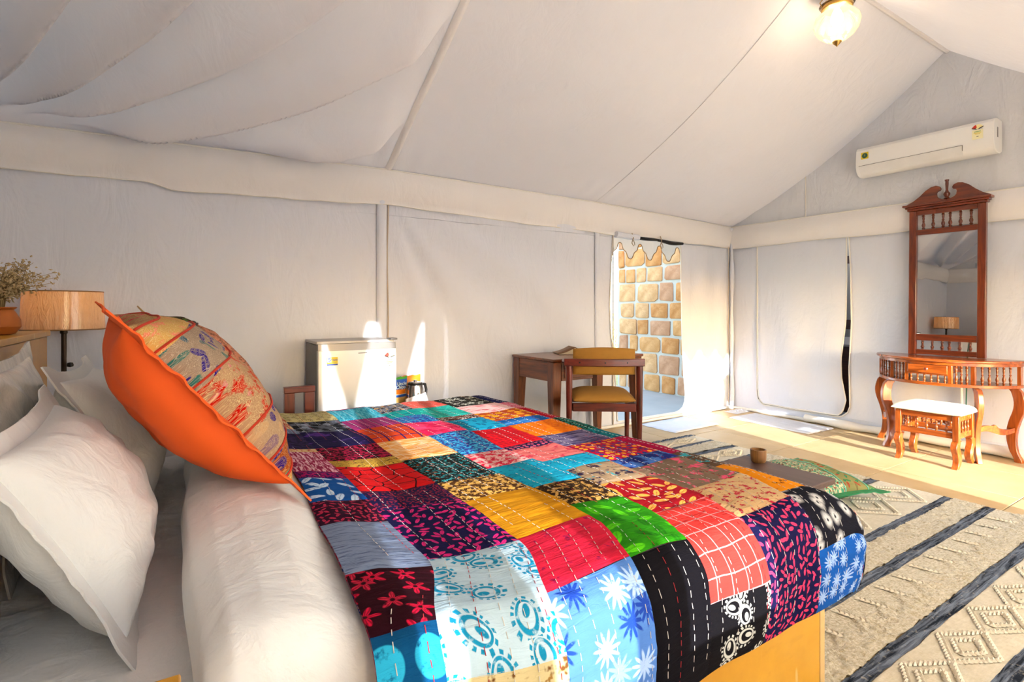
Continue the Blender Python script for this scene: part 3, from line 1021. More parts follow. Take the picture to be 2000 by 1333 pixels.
K = cloth
def patch_cols():
    navy_leaf = K('navy with coral leaves', '#14123c', '#d93a62', 'leaf', 44)
    return {
    1: [(-.32, K('cream with red marks', '#cdb188', '#a33a2c', 'streakv', 60)), (.4, K('slate strip', '#56627c', '#8d9ab0', 'grid', 60)), (.52, K('aubergine', '#1d1430', '#2c2046', 'speck', 40)), (.82, K('beige and red', '#c9a878', '#a8322c', 'speck', 60, None, .55)),
        (.87, K('crimson with pale streaks', '#8c1440', '#d8a6b4', 'streakv', 85, None, .52)), (1.19, K('purple and magenta', '#26124a', '#9c1458', 'speck', 80)), (1.27, K('blue with white feathers', '#0f4a92', '#b9cfe6', 'leaf', 17, None)),
        (1.48, K('maroon with small leaves', '#2b0a22', '#b02a48', 'leaf', 52)), (1.65, K('grey blue chambray', '#7d8ba6', '#56627f', 'streak', 95, None, .56)), (1.95, K('maroon with red flowers', '#2a0612', '#d4163c', 'flower', 15, '#c2203c')),
        (2.15, K('teal with round dots', '#0b4a78', '#2aa6cc', 'dot', 11))],
    2: [(-.32, K('pale yellow floral', '#c4b47c', '#5a4a2a', 'flower', 30)), (.2, K('grey and black', '#5f6470', '#15161c', 'speck', 16, '#8b93a4')), (.48, K('dark violet', '#1c1440', '#4a2a78', 'speck', 9, None, .6)),
        (.81, K('black maroon floral', '#1c0610', '#a3143c', 'speck', 60)), (1.02, K('ochre print', '#bb9438', '#4a3820', 'scrib', 26)), (1.12, K('red with black branches', '#cc1418', '#140608', 'branch', 14)), (1.41, K('navy with fine red', '#19143c', '#8c2238', 'leaf', 70)),
        (1.58, K('indigo with magenta leaves', '#16123c', '#cc2470', 'leaf', 36)), (1.91, K('pale blue paisley', '#b4ccd8', '#1680a4', 'paisley', 11)), (2.25, K('cream with brown blossoms', '#c9b98a', '#6a4520', 'speck', 22, '#8f6a34', .56))],
    3: [(-.32, K('rose strip', '#a02c54', '#701c48', 'streak', 40)), (-.05, K('teal weave', '#1c8ca6', '#58b4c4', 'streakv', 90)), (.25, K('pink plaid', '#a3306c', '#3c1c54', 'grid', 28)), (.51, K('orange with violet grid', '#d0431c', '#2c1a54', 'grid', 13)),
        (.81, K('orange stripes', '#e0923c', '#e6c294', 'streak', 70, None, .5)), (1.1, K('black with teal floral', '#141414', '#2f8f94', 'speck', 62, '#c4643c', .55)), (1.42, K('brown with gold flowers', '#4a2a12', '#cfa050', 'speck', 50, None, .5)), (1.61, K('mustard cloth', '#c98a14', '#b4760c', 'streak', 40)),
        (1.9, K('rose red', '#d0203c', '#8c1440', 'speck', 22, None, .62)), (2.14, K('sky blue with pansies', '#4f7cc4', '#1c3c94', 'burst', 13, '#a0bce4'))],
    4: [(-.32, K('cyan', '#149cc0')), (-.06, K('grey blossom', '#7a7c86', '#2a2a30', 'speck', 30, '#c49a64')), (.17, K('turquoise green', '#12a494', '#0a6a78', 'streak', 50)), (.32, K('blue violet print', '#2c3494', '#2c8cb4', 'speck', 55)), (.52, K('hot pink', '#dc2054', '#f0406c', 'speck', 14)),
        (.81, K('blue and purple floral', '#2c3c8c', '#3ca0cc', 'speck', 64)), (1.14, K('white with red print', '#e0b0ac', '#c81e3c', 'speck', 40)), (1.34, K('turquoise with dark print', '#149cbc', '#0f6a94', 'speck', 46, None, .58)), (1.63, K('dark brown floral', '#2c1a0e', '#b88c48', 'speck', 46, None, .53)),
        (1.82, K('grass green', '#2a8a0c', '#54c014', 'leaf', 16, '#1c6a0a')), (2.14, K('plain black', '#0c0a10'))],
    5: [(-.32, K('salmon', '#e06456', '#d03c3c', 'streak', 20, None, .6)), (.15, K('sea green', '#249c90', '#2cb4a4', 'speck', 30)), (.45, K('brown with white blossom', '#5a3020', '#d8ccc4', 'flower', 20)), (.56, K('cyan with dark spots', '#1498bc', '#0c6084', 'leaf', 20)), (.84, K('scarlet', '#c8101c', '#9c0c1c', 'dot', 40)),
        (1.12, K('navy small flower', '#1a1438', '#b04a64', 'dot', 46)), (1.19, K('salmon pink print', '#e0706c', '#c0384c', 'speck', 30, None, .58)), (1.4, MATS.get('turquoise with dark print')), (1.54, K('beige and brown floral', '#a48a6c', '#2c2038', 'speck', 20, '#34909c', .56)),
        (1.73, K('dark red with yellow leaves', '#98101c', '#e0a048', 'leaf', 20)), (1.97, K('coral with pale grid', '#e03a34', '#c89a9c', 'grid', 19, None, .022)), (2.29, K('black with white paisley', '#100e12', '#c4c4bc', 'paisley', 13))],
    6: [(-.32, K('black with white flowers', '#26241f', '#d8d8c8', 'flower', 15)), (.25, K('white with red veins', '#e4bcb8', '#cc3444', 'streak', 34, None, .56)), (.47, K('rust with yellow dots', '#b4461a', '#e49c1c', 'dot', 16)), (.71, K('royal blue', '#145ca4', '#5c9cd0', 'streak', 14, None, .62)), (.82, K('bright orange', '#e8760c', '#d06008', 'speck', 40)),
        (1.06, K('lilac grey print', '#7c7090', '#3c3458', 'streak', 40)), (1.27, K('crimson with tiny flowers', '#a80c34', '#e0941c', 'dot', 34, '#20306c')), (1.54, K('indigo strip', '#1c2468', '#3c64a4', 'speck', 20)), (1.64, K('brown with pink roses', '#7a6450', '#d8506c', 'speck', 22, '#2a2030', .57)),
        (1.9, K('sand with red flowers', '#d8b07c', '#b41c34', 'speck', 34, '#6a3020', .56)), (2.13, navy_leaf)],
    7: [(-.32, K('navy weave', '#24285c', '#141438', 'streak', 60)), (.29, K('pink weave', '#d08090', '#c0485c', 'speck', 50)), (.49, K('red with lines', '#c00c24', '#9c0c28', 'streak', 30)), (.81, K('dark green speckle', '#10241f', '#2c7a6c', 'speck', 80)), (1.08, K('teal speckle', '#12828c', '#0c4a54', 'speck', 60)),
        (1.27, K('deep crimson', '#a8083c', '#8c0834', 'streak', 40)), (1.6, K('brown and teal floral', '#5c4432', '#2c94a0', 'speck', 26, '#d8c4ac', .56)), (1.8, K('marigold with brown print', '#e88a0c', '#6a340c', 'speck', 20, None, .61)), (2.09, K('black with white rings', '#14131c', '#b8b4b0', 'blur', 15)),
        (2.28, K('cobalt with white motifs', '#12509c', '#94acd0', 'burst', 19))]}
PC = patch_cols()
quilt = thing('patchwork_quilt', 'patchwork quilt of many printed cloth squares spread over the bed', 'quilt', (.37, 3.02, .6))
QL = quilt.location
def ql(p):
    return (p[0] - QL.x, p[1] - QL.y, p[2] - QL.z)
STEP = .0105
for c in range(1, 8):
    rows_ = PC[c]
    for k, (r0, mt) in enumerate(rows_):
        last = k == len(rows_) - 1
        r1 = rows_[k + 1][0] if not last else None
        def rb(s, r, c=c):
            return r + (.006 * nz(s * 7, r * 3 + c) if -.3 < r < 2.4 else 0)
        ns = max(4, int((SB[c] - SB[c - 1] if c < 7 else .44) / STEP))
        nr = max(3, int(((r1 if not last else 2.47) - r0) / STEP))
        mb = MB()
        uv = []
        for i in range(ns + 1):
            for j in range(nr + 1):
                a, b = i / ns, j / nr
                sm_ = (s_bound(c - 1, r0 + .1) * (1 - a) + s_bound(c, r0 + .1) * a)
                ra = rb(sm_, r0)
                rz_ = rb(sm_, r1) if not last else r_end(sm_)
                r = ra + (rz_ - ra) * b
                s = s_bound(c - 1, r) * (1 - a) + s_bound(c, r) * a
                ed = min(1, min(i, ns - i) / 2.0) * min(1, min(j, nr - j) / 2.0)
                mb.v.append(ql(Q(s, r, .0025 * ed)))
                uv.append((s + c * 3.1, r + k * 2.3))
        for i in range(ns):
            for j in range(nr):
                q = i * (nr + 1) + j
                mb.f.append((q, q + 1, q + nr + 2, q + nr + 1)[::-1])
        mb.build('quilt_patch', mt, quilt, smooth=180, uv=uv)
# quilt lining and running stitches
mb = MB().grid(lambda a, r: ql(Q(q_left(r) * (1 - a) + 1.73 * a - .08 * a * sm(2.0, 2.3, r), r * (1 - .09 * sm(.8, 1, a) * sm(1.9, 2.3, r)), -.006)), frange(0, 1, 110), frange(-.32, 2.40, 170))
M_lining = cloth('floral lining', '#b08a94', '#c03a54', 'speck', 26, '#28407c')
mb.build('lining', M_lining, quilt, smooth=180, uv=[(v_[0], v_[1]) for v_ in mb.v])
rq = random.Random(8)
def stitches(col, mat, lines):
    mb = MB()
    for s0 in lines:
        r = -.1
        while r < 2.42:
            dl = rq.uniform(.010, .016)
            ds = .5 * (r - 1.9) * 0
            def sp(rr):
                return s0 - .10 * sm(1.9, 2.22, rr) + .006 * nz(s0 * 40, rr * 2.4)
            a = Vector(ql(Q(sp(r), r, .0036)))
            b = Vector(ql(Q(sp(r + dl), r + dl, .0036)))
            sd = Vector(ql(Q(sp(r) + .01, r, .0036))) - a
            if nz(s0 * 31, r * 3.3, 8) > -.22 and sd.length > 0 and (b - a).length < .03 and sd.length < .03:
                sd = sd.normalized() * .0009
                nrm = sd.cross(b - a).normalized() * -.0010
                if nrm.z < 0 and abs(nrm.z) > .0004:
                    nrm = -nrm
                mb.add([a - sd, a + sd, b + sd, b - sd, a + nrm, b + nrm], [(0, 4, 5, 3), (4, 1, 2, 5), (0, 1, 4), (3, 5, 2)])
            r += dl + rq.uniform(.007, .013)
    return tag(mb.build(col, mat, quilt, smooth=0), kind='stuff')
white_l, red_l = [], []
for c in range(7):
    a, b = SB[c], SB[c + 1] if c < 6 else 1.6
    m = max(2, int((b - a) / .048))
    for i in range(m):
        s_ = a + (b - a) * (i + .6) / m
        (white_l if rq.random() < .68 else red_l).append(s_)
stitches('white_stitching', plain('white thread', '#d4ccc4', .9), white_l)
stitches('red_stitching', plain('red thread', '#b0242c', .8), red_l)

# duvet under the quilt, its thick end showing white
def duvet(a, r):
    """a: along the bed from the folded end; r: across, from the far side"""
    prof_x = [(0, .10, .53), (.03, .05, .55), (.07, .030, .60), (.12, .045, .655), (.18, .10, .688), (.26, .18, .696), (.36, .28, .685), (.46, .37, .648), (.55, .47, .612), (.70, .8, .598), (1, 1.62, .598)]
    x = lerp([(p[0], p[1]) for p in prof_x], a)
    z = lerp([(p[0], p[2]) for p in prof_x], a)
    if r >= 0:
        oy, dy = prof(r, 2.06, .09)
        y = 3.03 - oy
    else:
        oy, dy = prof(-r, .02, .07)
        y = 3.03 + oy
    d = dy
    vis = sm(.5, .38, a)
    z = max(z - d, .40 - .0 * a) if a > .5 else z - d * (1 if z > .54 else .6)
    z += vis * (.012 * nz(x * 5, y * 2.2, 3) + .006 * nz(x * 9 + y * 3, y * 4, 5))
    x += vis * .018 * nz(z * 6, y * 2.6, 4)
    x += .035 * sm(.5, .1, a) * sm(1.3, .2, r)
    if a < .55:
        x = .03 + (x - .03) * (1 - .32 * sm(1.0, 2.2, r))
    return (x, y, z)
mb = MB().grid(duvet, frange(0, .5, 60) + frange(.5, 1, 20)[1:], frange(-.28, 2.36, 150))
dv = mb.build('duvet', M_linen2, smooth=180)
tag(dv, 'puffy white duvet with its folded end showing beside the patchwork quilt', 'duvet')

# pillows
def pil(u, v, w, h, th, side, pinch=.09, seed=0, wr=.012):
    x = w * u * (1 - pinch * (1 - v * v) * abs(u) ** 2)
    y = h * v * (1 - pinch * (1 - u * u) * abs(v) ** 2)
    k = max(0, (1 - u * u) * (1 - v * v))
    z = th * (k ** .42) * (1 + .10 * nz(u * 1.6, v * 1.6, seed))
    z += wr * nz(u * 4 + seed, v * 4, seed) * k ** .5
    return (x, y, side * z)
def flange_ring(w, h, fl, seed, pinch=.09, N=40, wave=.35):
    mb = MB()
    per = [(-1 + 2 * i / N, -1) for i in range(N)] + [(1, -1 + 2 * i / N) for i in range(N)] + [(1 - 2 * i / N, 1) for i in range(N)] + [(-1, 1 - 2 * i / N) for i in range(N)]
    inn, out = [], []
    for u, v in per:
        x, y, _ = pil(u, v, w, h, 0, 1, pinch)
        ox = fl * (1 if abs(u) == 1 else 0) * (1 if u > 0 else -1)
        oy = fl * (1 if abs(v) == 1 else 0) * (1 if v > 0 else -1)
        cr = max(0, abs(u) + abs(v) - 1.72) / .28
        wv = wave * fl * nz(u * 6 + seed, v * 6, seed) + fl * wave * 1.4 * cr * nz(u * 3, v * 3, seed + 4)
        inn.append((x * .985, y * .985, 0))
        out.append((x + ox * (1 + .5 * cr), y + oy * (1 + .5 * cr), wv))
    n = len(per)
    for z_ in (.004, -.004):
        b = len(mb.v)
        mb.v += [(p[0], p[1], p[2] + z_) for p in inn] + [(p[0], p[1], p[2] + z_ * .6) for p in out]
        for i in range(n):
            q = (b + i, b + (i + 1) % n, b + n + (i + 1) % n, b + n + i)
            mb.f.append(q if z_ > 0 else q[::-1])
    for i in range(n):
        a, c_ = n + i, n + (i + 1) % n
        mb.f.append((a, c_, 2 * n + c_, 2 * n + a))
    return mb
def us_(n):
    return [sin(pi / 2 * (-1 + 2 * i / n)) for i in range(n + 1)]
def pillow(name, label, M, w, h, th, mat, fl=.04, seed=0):
    o = thing(name, label, 'pillow', mtx=M, group='white bed pillows')
    U = us_(34)
    mb = MB().grid(lambda u, v: pil(u, v, w, h, th, 1, seed=seed, wr=.02), U, U).grid(lambda u, v: pil(u, v, w, h, th, -1, seed=seed + 3, wr=.02), U, U, flip=True)
    mb.build('filling_case', mat, o, smooth=180)
    flange_ring(w, h, fl, seed, wave=.12).build('flange', mat, o, smooth=60)
    return o
pillow('bed_pillow', 'big white pillow nearest the camera leaning at the bed head', basis((-.175, 1.63, .735), (.25, 0, -.46), (0, 1, 0)), .215, .345, .120, M_linen2, .04, 1)
pillow('bed_pillow', 'white pillow between the orange cushion and the lamp', basis((-.165, 2.44, .755), (.25, -.02, -.46), (0, 1, 0)), .235, .35, .12, M_linen2, .04, 2)
pillow('bed_pillow', 'plastic-wrapped pillow standing against the mustard headboard', basis((-.36, 2.06, .80), (.08, .0, -.5), (0, 1, 0)), .245, .33, .055, M_plastic, .03, 5)
pillow('bed_pillow', 'white pillow behind the nearest one at the left picture edge', basis((-.36, 1.22, .795), (.08, 0, -.5), (0, 1, 0)), .235, .33, .055, M_linen2, .03, 7)

# cushions
def cushion(name, label, M, w, th, back, bands, cords, fl, seed):
    o = thing(name, label, 'cushion', mtx=M)
    U = us_(40)
    MB().grid(lambda u, v: pil(u, v, w, w, th, -1, .10, seed), U, U, flip=True).build('back_cover', back, o, smooth=180)
    flange_ring(w, w, fl, seed, .10).build('flange', back, o, smooth=60)
    for (a, b), mt in bands:
        mb = MB()
        uu = frange(a, b, max(4, int((b - a) * 20)))
        mb.grid(lambda u, v: pil(sin(pi / 2 * u), v, w, w, th, 1, .10, seed), uu, U)
        uv = [(p[0] + a, p[1]) for p in mb.v]
        mb.build('embroidered_band', mt, o, smooth=180, uv=uv)
    for a, mt, rad in cords:
        def cp(v):
            p = pil(sin(pi / 2 * (a + .05 * cos(v * 2.2))), v, w, w, th, 1, .10, seed)
            return (p[0], p[1], p[2] + rad * .5)
        MB().tube([cp(v) for v in us_(50)], rad, 6).build('cord', mt, o)
    return o
M_orange = plain('orange cotton', '#ec5a0c', .75, var=.08, scale=4, bump=.1)
M_red_cord = plain('red cord', '#b82c0c', .8, bump=.6, scale=60)
E1 = (.43, .07, -.51)
G = '#e6cf98'
emb = [((-1, -.74), K('gold and pink embroidery', '#b08a58', '#c8204c', 'speck', 30, None, .55, G)), ((-.74, -.46), K('peach gold embroidery', '#cfa058', '#e07c64', 'speck', 40, None, .58, G)),
       ((-.46, -.14), K('grey with indigo leaves', '#9c8672', '#2c1a78', 'leaf', 24, '#2f6a64', .5, '#c8b49c')), ((-.14, .26), K('beige with red velvet', '#b08a68', '#b81408', 'speck', 24, '#c8787a', .53, G)),
       ((.26, .52), K('indigo and gold rounds', '#a88a6c', '#2c1870', 'dot', 26, '#b8946c', .5, '#c8b08c')), ((.52, .76), K('brown with teal drops', '#a04c20', '#0c9c84', 'dot', 24, '#2c1870', .5, '#d0a060')), ((.76, 1), K('gold pink hem embroidery', '#c49850', '#d84058', 'speck', 34, None, .58, G))]
cushion('orange_cushion', 'orange cushion with a gold embroidered front leaning on the white pillows', basis((.065, 1.83, .945), E1, (-.055, 1, -.04)), .292, .150, M_orange, emb,
        [(a, M_red_cord, .0035) for a in (-.74, -.46, -.14, .26, .52, .76)], .036, 3)
M_beige = plain('beige cotton', '#b89a6a', .8, bump=.1)
emb2 = [((-1, -.5), K('green and maroon embroidery', '#3c0a1c', '#5c7c1c', 'leaf', 26, '#b8a890', .5, '#6a8a2c')), ((-.5, .1), K('peach with dark beading', '#d88c6c', '#1c2c20', 'flower', 30, None, .5, '#2c3c30')), ((.1, .6), K('peach with dark vines', '#d08868', '#24382c', 'scrib', 24, None, .5, '#24382c')), ((.6, 1), MATS['green and maroon embroidery'])]
cushion('beige_cushion', 'beige cushion with green and peach embroidery behind the orange one', basis((.125, 2.46, .940), (.43, .05, -.51), (-.02, 1, -.02)), .285, .13, M_beige, emb2,
        [(-.5, plain('dark cord', '#3c2a20', .8), .004), (.6, MATS['dark cord'], .004)], .034, 6)
# ------------------------------------------------------------------ bedside things
def nightstand(name, label, loc, w, d, h, mat):
    o = thing(name, label, 'nightstand', loc)
    MB().box(-w / 2, w / 2, -d / 2, d / 2, 0, h - .022).build('body', mat, o, bevel=.003)
    MB().box(-w / 2 - .008, w / 2 + .008, -d / 2 - .008, d / 2 + .004, h - .021, h).build('top_board', mat, o, bevel=.003)
    for z in (h * .28, h * .68):
        dr = MB().box(w / 2 + .001, w / 2 + .016, -d / 2 + .02, d / 2 - .02, z - h * .17, z + h * .17).build('drawer', mat, o, bevel=.003)
        MB().lathe([(.004, 0), (.005, .012), (.013, .018), (.013, .026), (0, .03)], 12, Matrix.Translation((w / 2 + .016, 0, z)) @ Matrix.Rotation(pi / 2, 4, 'Y')).build('knob', M_brass, dr)
    return o
nightstand('nightstand', 'mustard nightstand under the table lamp beyond the headboard', (-.62, 3.52, 0), .44, .6, .66, M_ply)
nightstand('nightstand', 'mustard bedside cabinet at the lower picture edge beside the nearest pillow', (-.205, .575, 0), .42, .50, .716, M_ply)

lamp = thing('table_lamp', 'table lamp with a wide tan drum shade in the corner behind the headboard', 'lamp', (-.475, 3.70, .66))
MB().lathe([(.085, 0), (.085, .012), (.06, .02), (.018, .03), (.012, .05)], 24).build('base', M_black, lamp)
MB().lathe([(.012, .04), (.012, .40), (.017, .405), (.017, .44), (.010, .445), (.010, .50)], 14).build('pole', plain('dark bronze', '#3a2a1c', .4, .6), lamp)
MB().lathe([(.0, -.012), (.014, -.008), (.016, .0), (.012, .012), (0, .014)], 10, Matrix.Translation((.03, -.035, .235))).build('switch_knob', M_black, lamp)
t = NT('tan shade')
v = t.coord()
cr = t.noise(t.mapping(v, (26, 26, 5)), 1.0, 3, .6, 1.5)
sh = t.new('ShaderNodeMixShader')
d1 = t.bsdf(t.mix(t.noise(v, 30, 3), '#c09e76', '#d0b088'), .6, 0, .5, t.bump(cr, .9, .03), .9)
tr = t.new('ShaderNodeBsdfTranslucent')
t.put(tr.inputs[0], '#d9a86a')
sh.inputs[0].default_value = .12
t.l.new(d1, sh.inputs[1])
t.l.new(tr.outputs[0], sh.inputs[2])
M_shade = t.done(sh.outputs[0])
shade = MB().lathe([(.178, .425), (.170, .628)], 48)
shade.f = [f for f in shade.f if len(f) == 4]
so = shade.build('shade', M_shade, lamp, smooth=60)
MB().lathe([(.179, .423), (.181, .426), (.179, .430)], 48).build('rim', plain('shade rim', '#8f6a44', .7), so)
MB().lathe([(.171, .625), (.173, .628), (.171, .631)], 48).build('rim', MATS['shade rim'], so)
t = NT('lit bulb')
M_bulb = t.done(t.bsdf('#ffffff', .5, emit='#ffc987', emits=8.0))
MB().lathe([(0, .47), (.012, .475), (.014, .50), (.030, .53), (.032, .55), (.02, .575), (0, .58)], 16).build('bulb', M_bulb, lamp)
ld = bpy.data.lights.new('table_lamp_glow', 'POINT')
ld.energy = 3.2
ld.color = (1, .62, .25)
ld.shadow_soft_size = .035
lo = bpy.data.objects.new('table_lamp_glow', ld)
C.objects.link(lo)
lo.parent = lamp
lo.location = (0, 0, .60)

pot = thing('potted_dried_plant', 'terracotta pot of dried flowers on the mustard headboard ledge', 'plant', (-.525, 2.66, 1.101))
M_terra = plain('terracotta', '#a85a1c', .7, var=.2, scale=14)
MB().lathe([(.030, 0), (.045, .004), (.062, .03), (.060, .055), (.045, .085), (.040, .092), (.050, .10), (.046, .103), (.036, .096), (.04, .06), (0, .05)], 24).build('pot', M_terra, pot)
M_dry = plain('dried stems', '#8c7650', .95, var=.4, scale=40)
M_dry2 = plain('dried blossoms', '#b49c74', .95, var=.3, scale=60)
rp = random.Random(4)
st, bl = MB(), MB()
for k in range(70):
    a = rp.uniform(0, 2 * pi)
    l = rp.uniform(.10, .21)
    le = rp.uniform(.25, 1.15)
    dx, dy = cos(a) * le, sin(a) * le
    P = [Vector((.01 * cos(a), .01 * sin(a), .07))]
    for q in (.35, .7, 1):
        P.append(Vector((dx * l * q * q * .9, dy * l * q * q * .9 , .09 + l * q * (1.05 - .35 * le * q))))
    st.tube(P, [.0018, .0015, .001, .0008], 4)
    for q in range(22):
        f = rp.uniform(.45, 1)
        i = min(2, int(f * 3))
        c = P[i].lerp(P[i + 1], f * 3 - i if f < 1 else 1) + Vector((rp.gauss(0, .012), rp.gauss(0, .012), rp.gauss(0, .012)))
        s_ = rp.uniform(.005, .010)
        e = Vector((rp.gauss(0, 1), rp.gauss(0, 1), rp.gauss(0, 1))).normalized() * s_
        g = e.cross(Vector((.3, .5, .8))).normalized() * s_ * .6
        h_ = e.cross(g).normalized() * s_ * .4
        bl.add([c + e, c - e, c + g, c - g, c + h_, c - h_], [(0, 2, 4), (2, 1, 4), (1, 3, 4), (3, 0, 4), (2, 0, 5), (1, 2, 5), (3, 1, 5), (0, 3, 5)])
tag(st.build('dried_stems', M_dry, pot), kind='stuff')
tag(bl.build('dried_blossoms', M_dry2, pot, smooth=0), kind='stuff')

# ------------------------------------------------------------------ mini fridge and the tea things
fr = thing('mini_fridge', 'silver white mini fridge with stickers standing against the tent wall', 'fridge', (1.048, 3.66, 0))
M_fgrey = plain('fridge grey', '#6a6663', .45, .2, var=.06)
M_fdoor = plain('fridge door', '#d6d3cf', .28, .15, var=.03, coat=.3)
M_fstrip = plain('fridge strip', '#8a8480', .35, .3)
FW, FH, FZ = .256, .98, .14
MB().box(-FW, FW, -.135, .19, FZ, FH - .016).build('cabinet', M_fgrey, fr, bevel=.006)
MB().box(-FW - .002, FW + .002, -.14, .192, FH - .015, FH + .004).build('top_plate', plain('fridge top', '#c9c2ba', .5), fr, bevel=.004)
def fdoor(a, z):
    return (FW * (2 * a - 1), -.185 - .020 * sin(pi * a), z)
mb = MB().grid(fdoor, frange(0, 1, 20), [FZ + .01, FH - .055])
n0 = len(mb.v)
mb.grid(lambda a, z: (FW * (2 * a - 1), -.137, z), frange(0, 1, 20), [FZ + .01, FH - .055], flip=True)
for i in range(20):
    for j, fl in ((0, 1), (1, 0)):
        q = (2 * i + j, 2 * i + 2 + j, n0 + 2 * i + 2 + j, n0 + 2 * i + j)
        mb.f.append(q if fl else q[::-1])
mb.f += [(0, 1, n0 + 1, n0)[::-1], (40, 41, n0 + 41, n0 + 40)]
door = mb.build('door', M_fdoor, fr, smooth=40)
mb = MB()
for i in range(20):
    a0, a1 = i / 20, (i + 1) / 20
    p, q = fdoor(a0, 0), fdoor(a1, 0)
    za, zb = FH - .054 + .0 * a0, FH - .012
    mb.add([(p[0], p[1] + .006, za), (q[0], q[1] + .006, za), (q[0], -.137, za), (p[0], -.137, za), (p[0], p[1] + .012, zb), (q[0], q[1] + .012, zb), (q[0], -.137, zb), (p[0], -.137, zb)],
           [(0, 1, 5, 4), (4, 5, 6, 7), (3, 2, 1, 0)] + ([(0, 4, 7, 3)] if i == 0 else []) + ([(1, 2, 6, 5)] if i == 19 else []))
mb.build('handle_strip', M_fstrip, door)
MB().box(FW - .045, FW + .004, -.20, -.12, FH + .004, FH + .016).build('hinge_cap', M_fgrey, fr, bevel=.003)
for sx in (-1, 1):
    for sy in (-.11, .16):
        MB().lathe([(.018, 0), (.022, .01), (.016, FZ)], 10, Matrix.Translation((sx * (FW - .04), sy, 0))).build('foot', M_black, fr)
def flat(w, h):
    return MB().box(-w / 2, w / 2, -h / 2, h / 2, 0, .0012)
def on_front(x, z, y=-.204):
    return Matrix.Translation((x, y, z)) @ Matrix.Rotation(pi / 2, 4, 'X')
M_yel, M_blu, M_gre, M_redp, M_cream, M_dkp = (plain('print yellow', '#d8bc1c', .5, var=.02), plain('print blue', '#1c3c94', .5, var=.02), plain('print green', '#4c8c3c', .5, var=.02),
    plain('print red', '#d0301c', .5, var=.02), plain('print cream', '#efe6b8', .5, var=.02), plain('print dark', '#24201c', .5, var=.02))
def local(mb, M):
    mb.v = [tuple(M @ Vector(p)) for p in mb.v]
    return mb
ST = on_front(-.175, .86, -.2025)
st1 = local(flat(.068, .052), ST).build('warranty_sticker', M_yel, door)
local(flat(.068, .009), ST @ Matrix.Translation((0, -.0215, .001))).build('blue_bar', M_blu, st1)
local(flat(.026, .032), ST @ Matrix.Translation((-.018, .009, .0006))).build('pale_square', plain('print pale', '#9fb0a0', .5), st1)
put_text('5', .034, M_blu, st1, ST @ Matrix.Translation((-.018, .009, .0022)))
put_text('YEAR', .018, M_blu, st1, ST @ Matrix.Translation((.013, .007, .0018)))
put_text('WARRANTY', .008, M_gre, st1, ST @ Matrix.Translation((.004, -.009, .0018)))
def energy_label(parent, M, k, name='energy_label'):
    e = local(MB().box(-.033 * k, .033 * k, -.075 * k, -.005 * k, 0, .001), M).build(name, M_cream, parent)
    fan = [(0, 0)] + [(.036 * k * cos(a), .036 * k * sin(a) + .0 * k) for a in frange(radians(20), radians(160), 14)]
    local(MB().prism(fan, 0, .0012), M).build('dial', plain('print pale yellow', '#f0e0a0', .5), e)
    seg = [(.014 * k * cos(a), .014 * k * sin(a)) for a in frange(radians(160), radians(105), 6)] + [(.036 * k * cos(a), .036 * k * sin(a)) for a in frange(radians(105), radians(160), 6)]
    local(MB().prism(seg, .0012, .0018), M).build('red_arc', M_redp, e)
    for sg in (-1, 1):
        q = [(sg * .004 * k, -.002 * k), (sg * .034 * k, .010 * k), (sg * .036 * k, .017 * k), (sg * .008 * k, .006 * k)]
        local(MB().prism(q if sg > 0 else q[::-1], .0012, .0018), M).build('dark_wing', M_dkp, e)
    for i, (zz_, w_) in enumerate(((-.018, .04), (-.028, .045), (-.036, .03), (-.055, .012))):
        local(MB().box(-w_ * k / 2, w_ * k / 2, (zz_ - .0022) * k, (zz_ + .0022) * k, .001, .0016), M).build('print_line', M_gre if i == 0 else M_yel if i < 3 else M_dkp, e)
    return e
energy_label(door, on_front(.205, .865, -.1965), 1.0)
local(MB().box(-.03, .03, -.0025, .0025, 0, .001), on_front(.02, .905, -.2055)).build('maker_plate', M_fgrey, door)

rack = thing('wooden_rack', 'low dark wooden frame standing left of the mini fridge', 'rack', (.635, 3.26, 0))
for sx in (-.055, .055):
    MB().box(sx - .028, sx + .028, -.02, .02, 0, .71).build('post', M_chairwood, rack, bevel=.003)
MB().box(-.085, .085, -.024, .024, .71, .745).build('top_rail', M_chairwood_x, rack, bevel=.004)
for z in (.22, .46):
    MB().box(-.027, .027, -.012, .012, z, z + .04).build('cross_rail', M_chairwood_x, rack, bevel=.003)

tt = thing('tea_table', 'low wooden side table behind the bed holding the kettle and snacks', 'table', (1.50, 3.62, 0))
MB().box(-.19, .19, -.19, .19, .455, .48).build('table_top', M_deskwood_x, tt, bevel=.004)
for sx in (-.16, .16):
    for sy in (-.16, .16):
        MB().box(sx - .02, sx + .02, sy - .02, sy + .02, 0, .454).build('leg', M_deskwood, tt, bevel=.003)

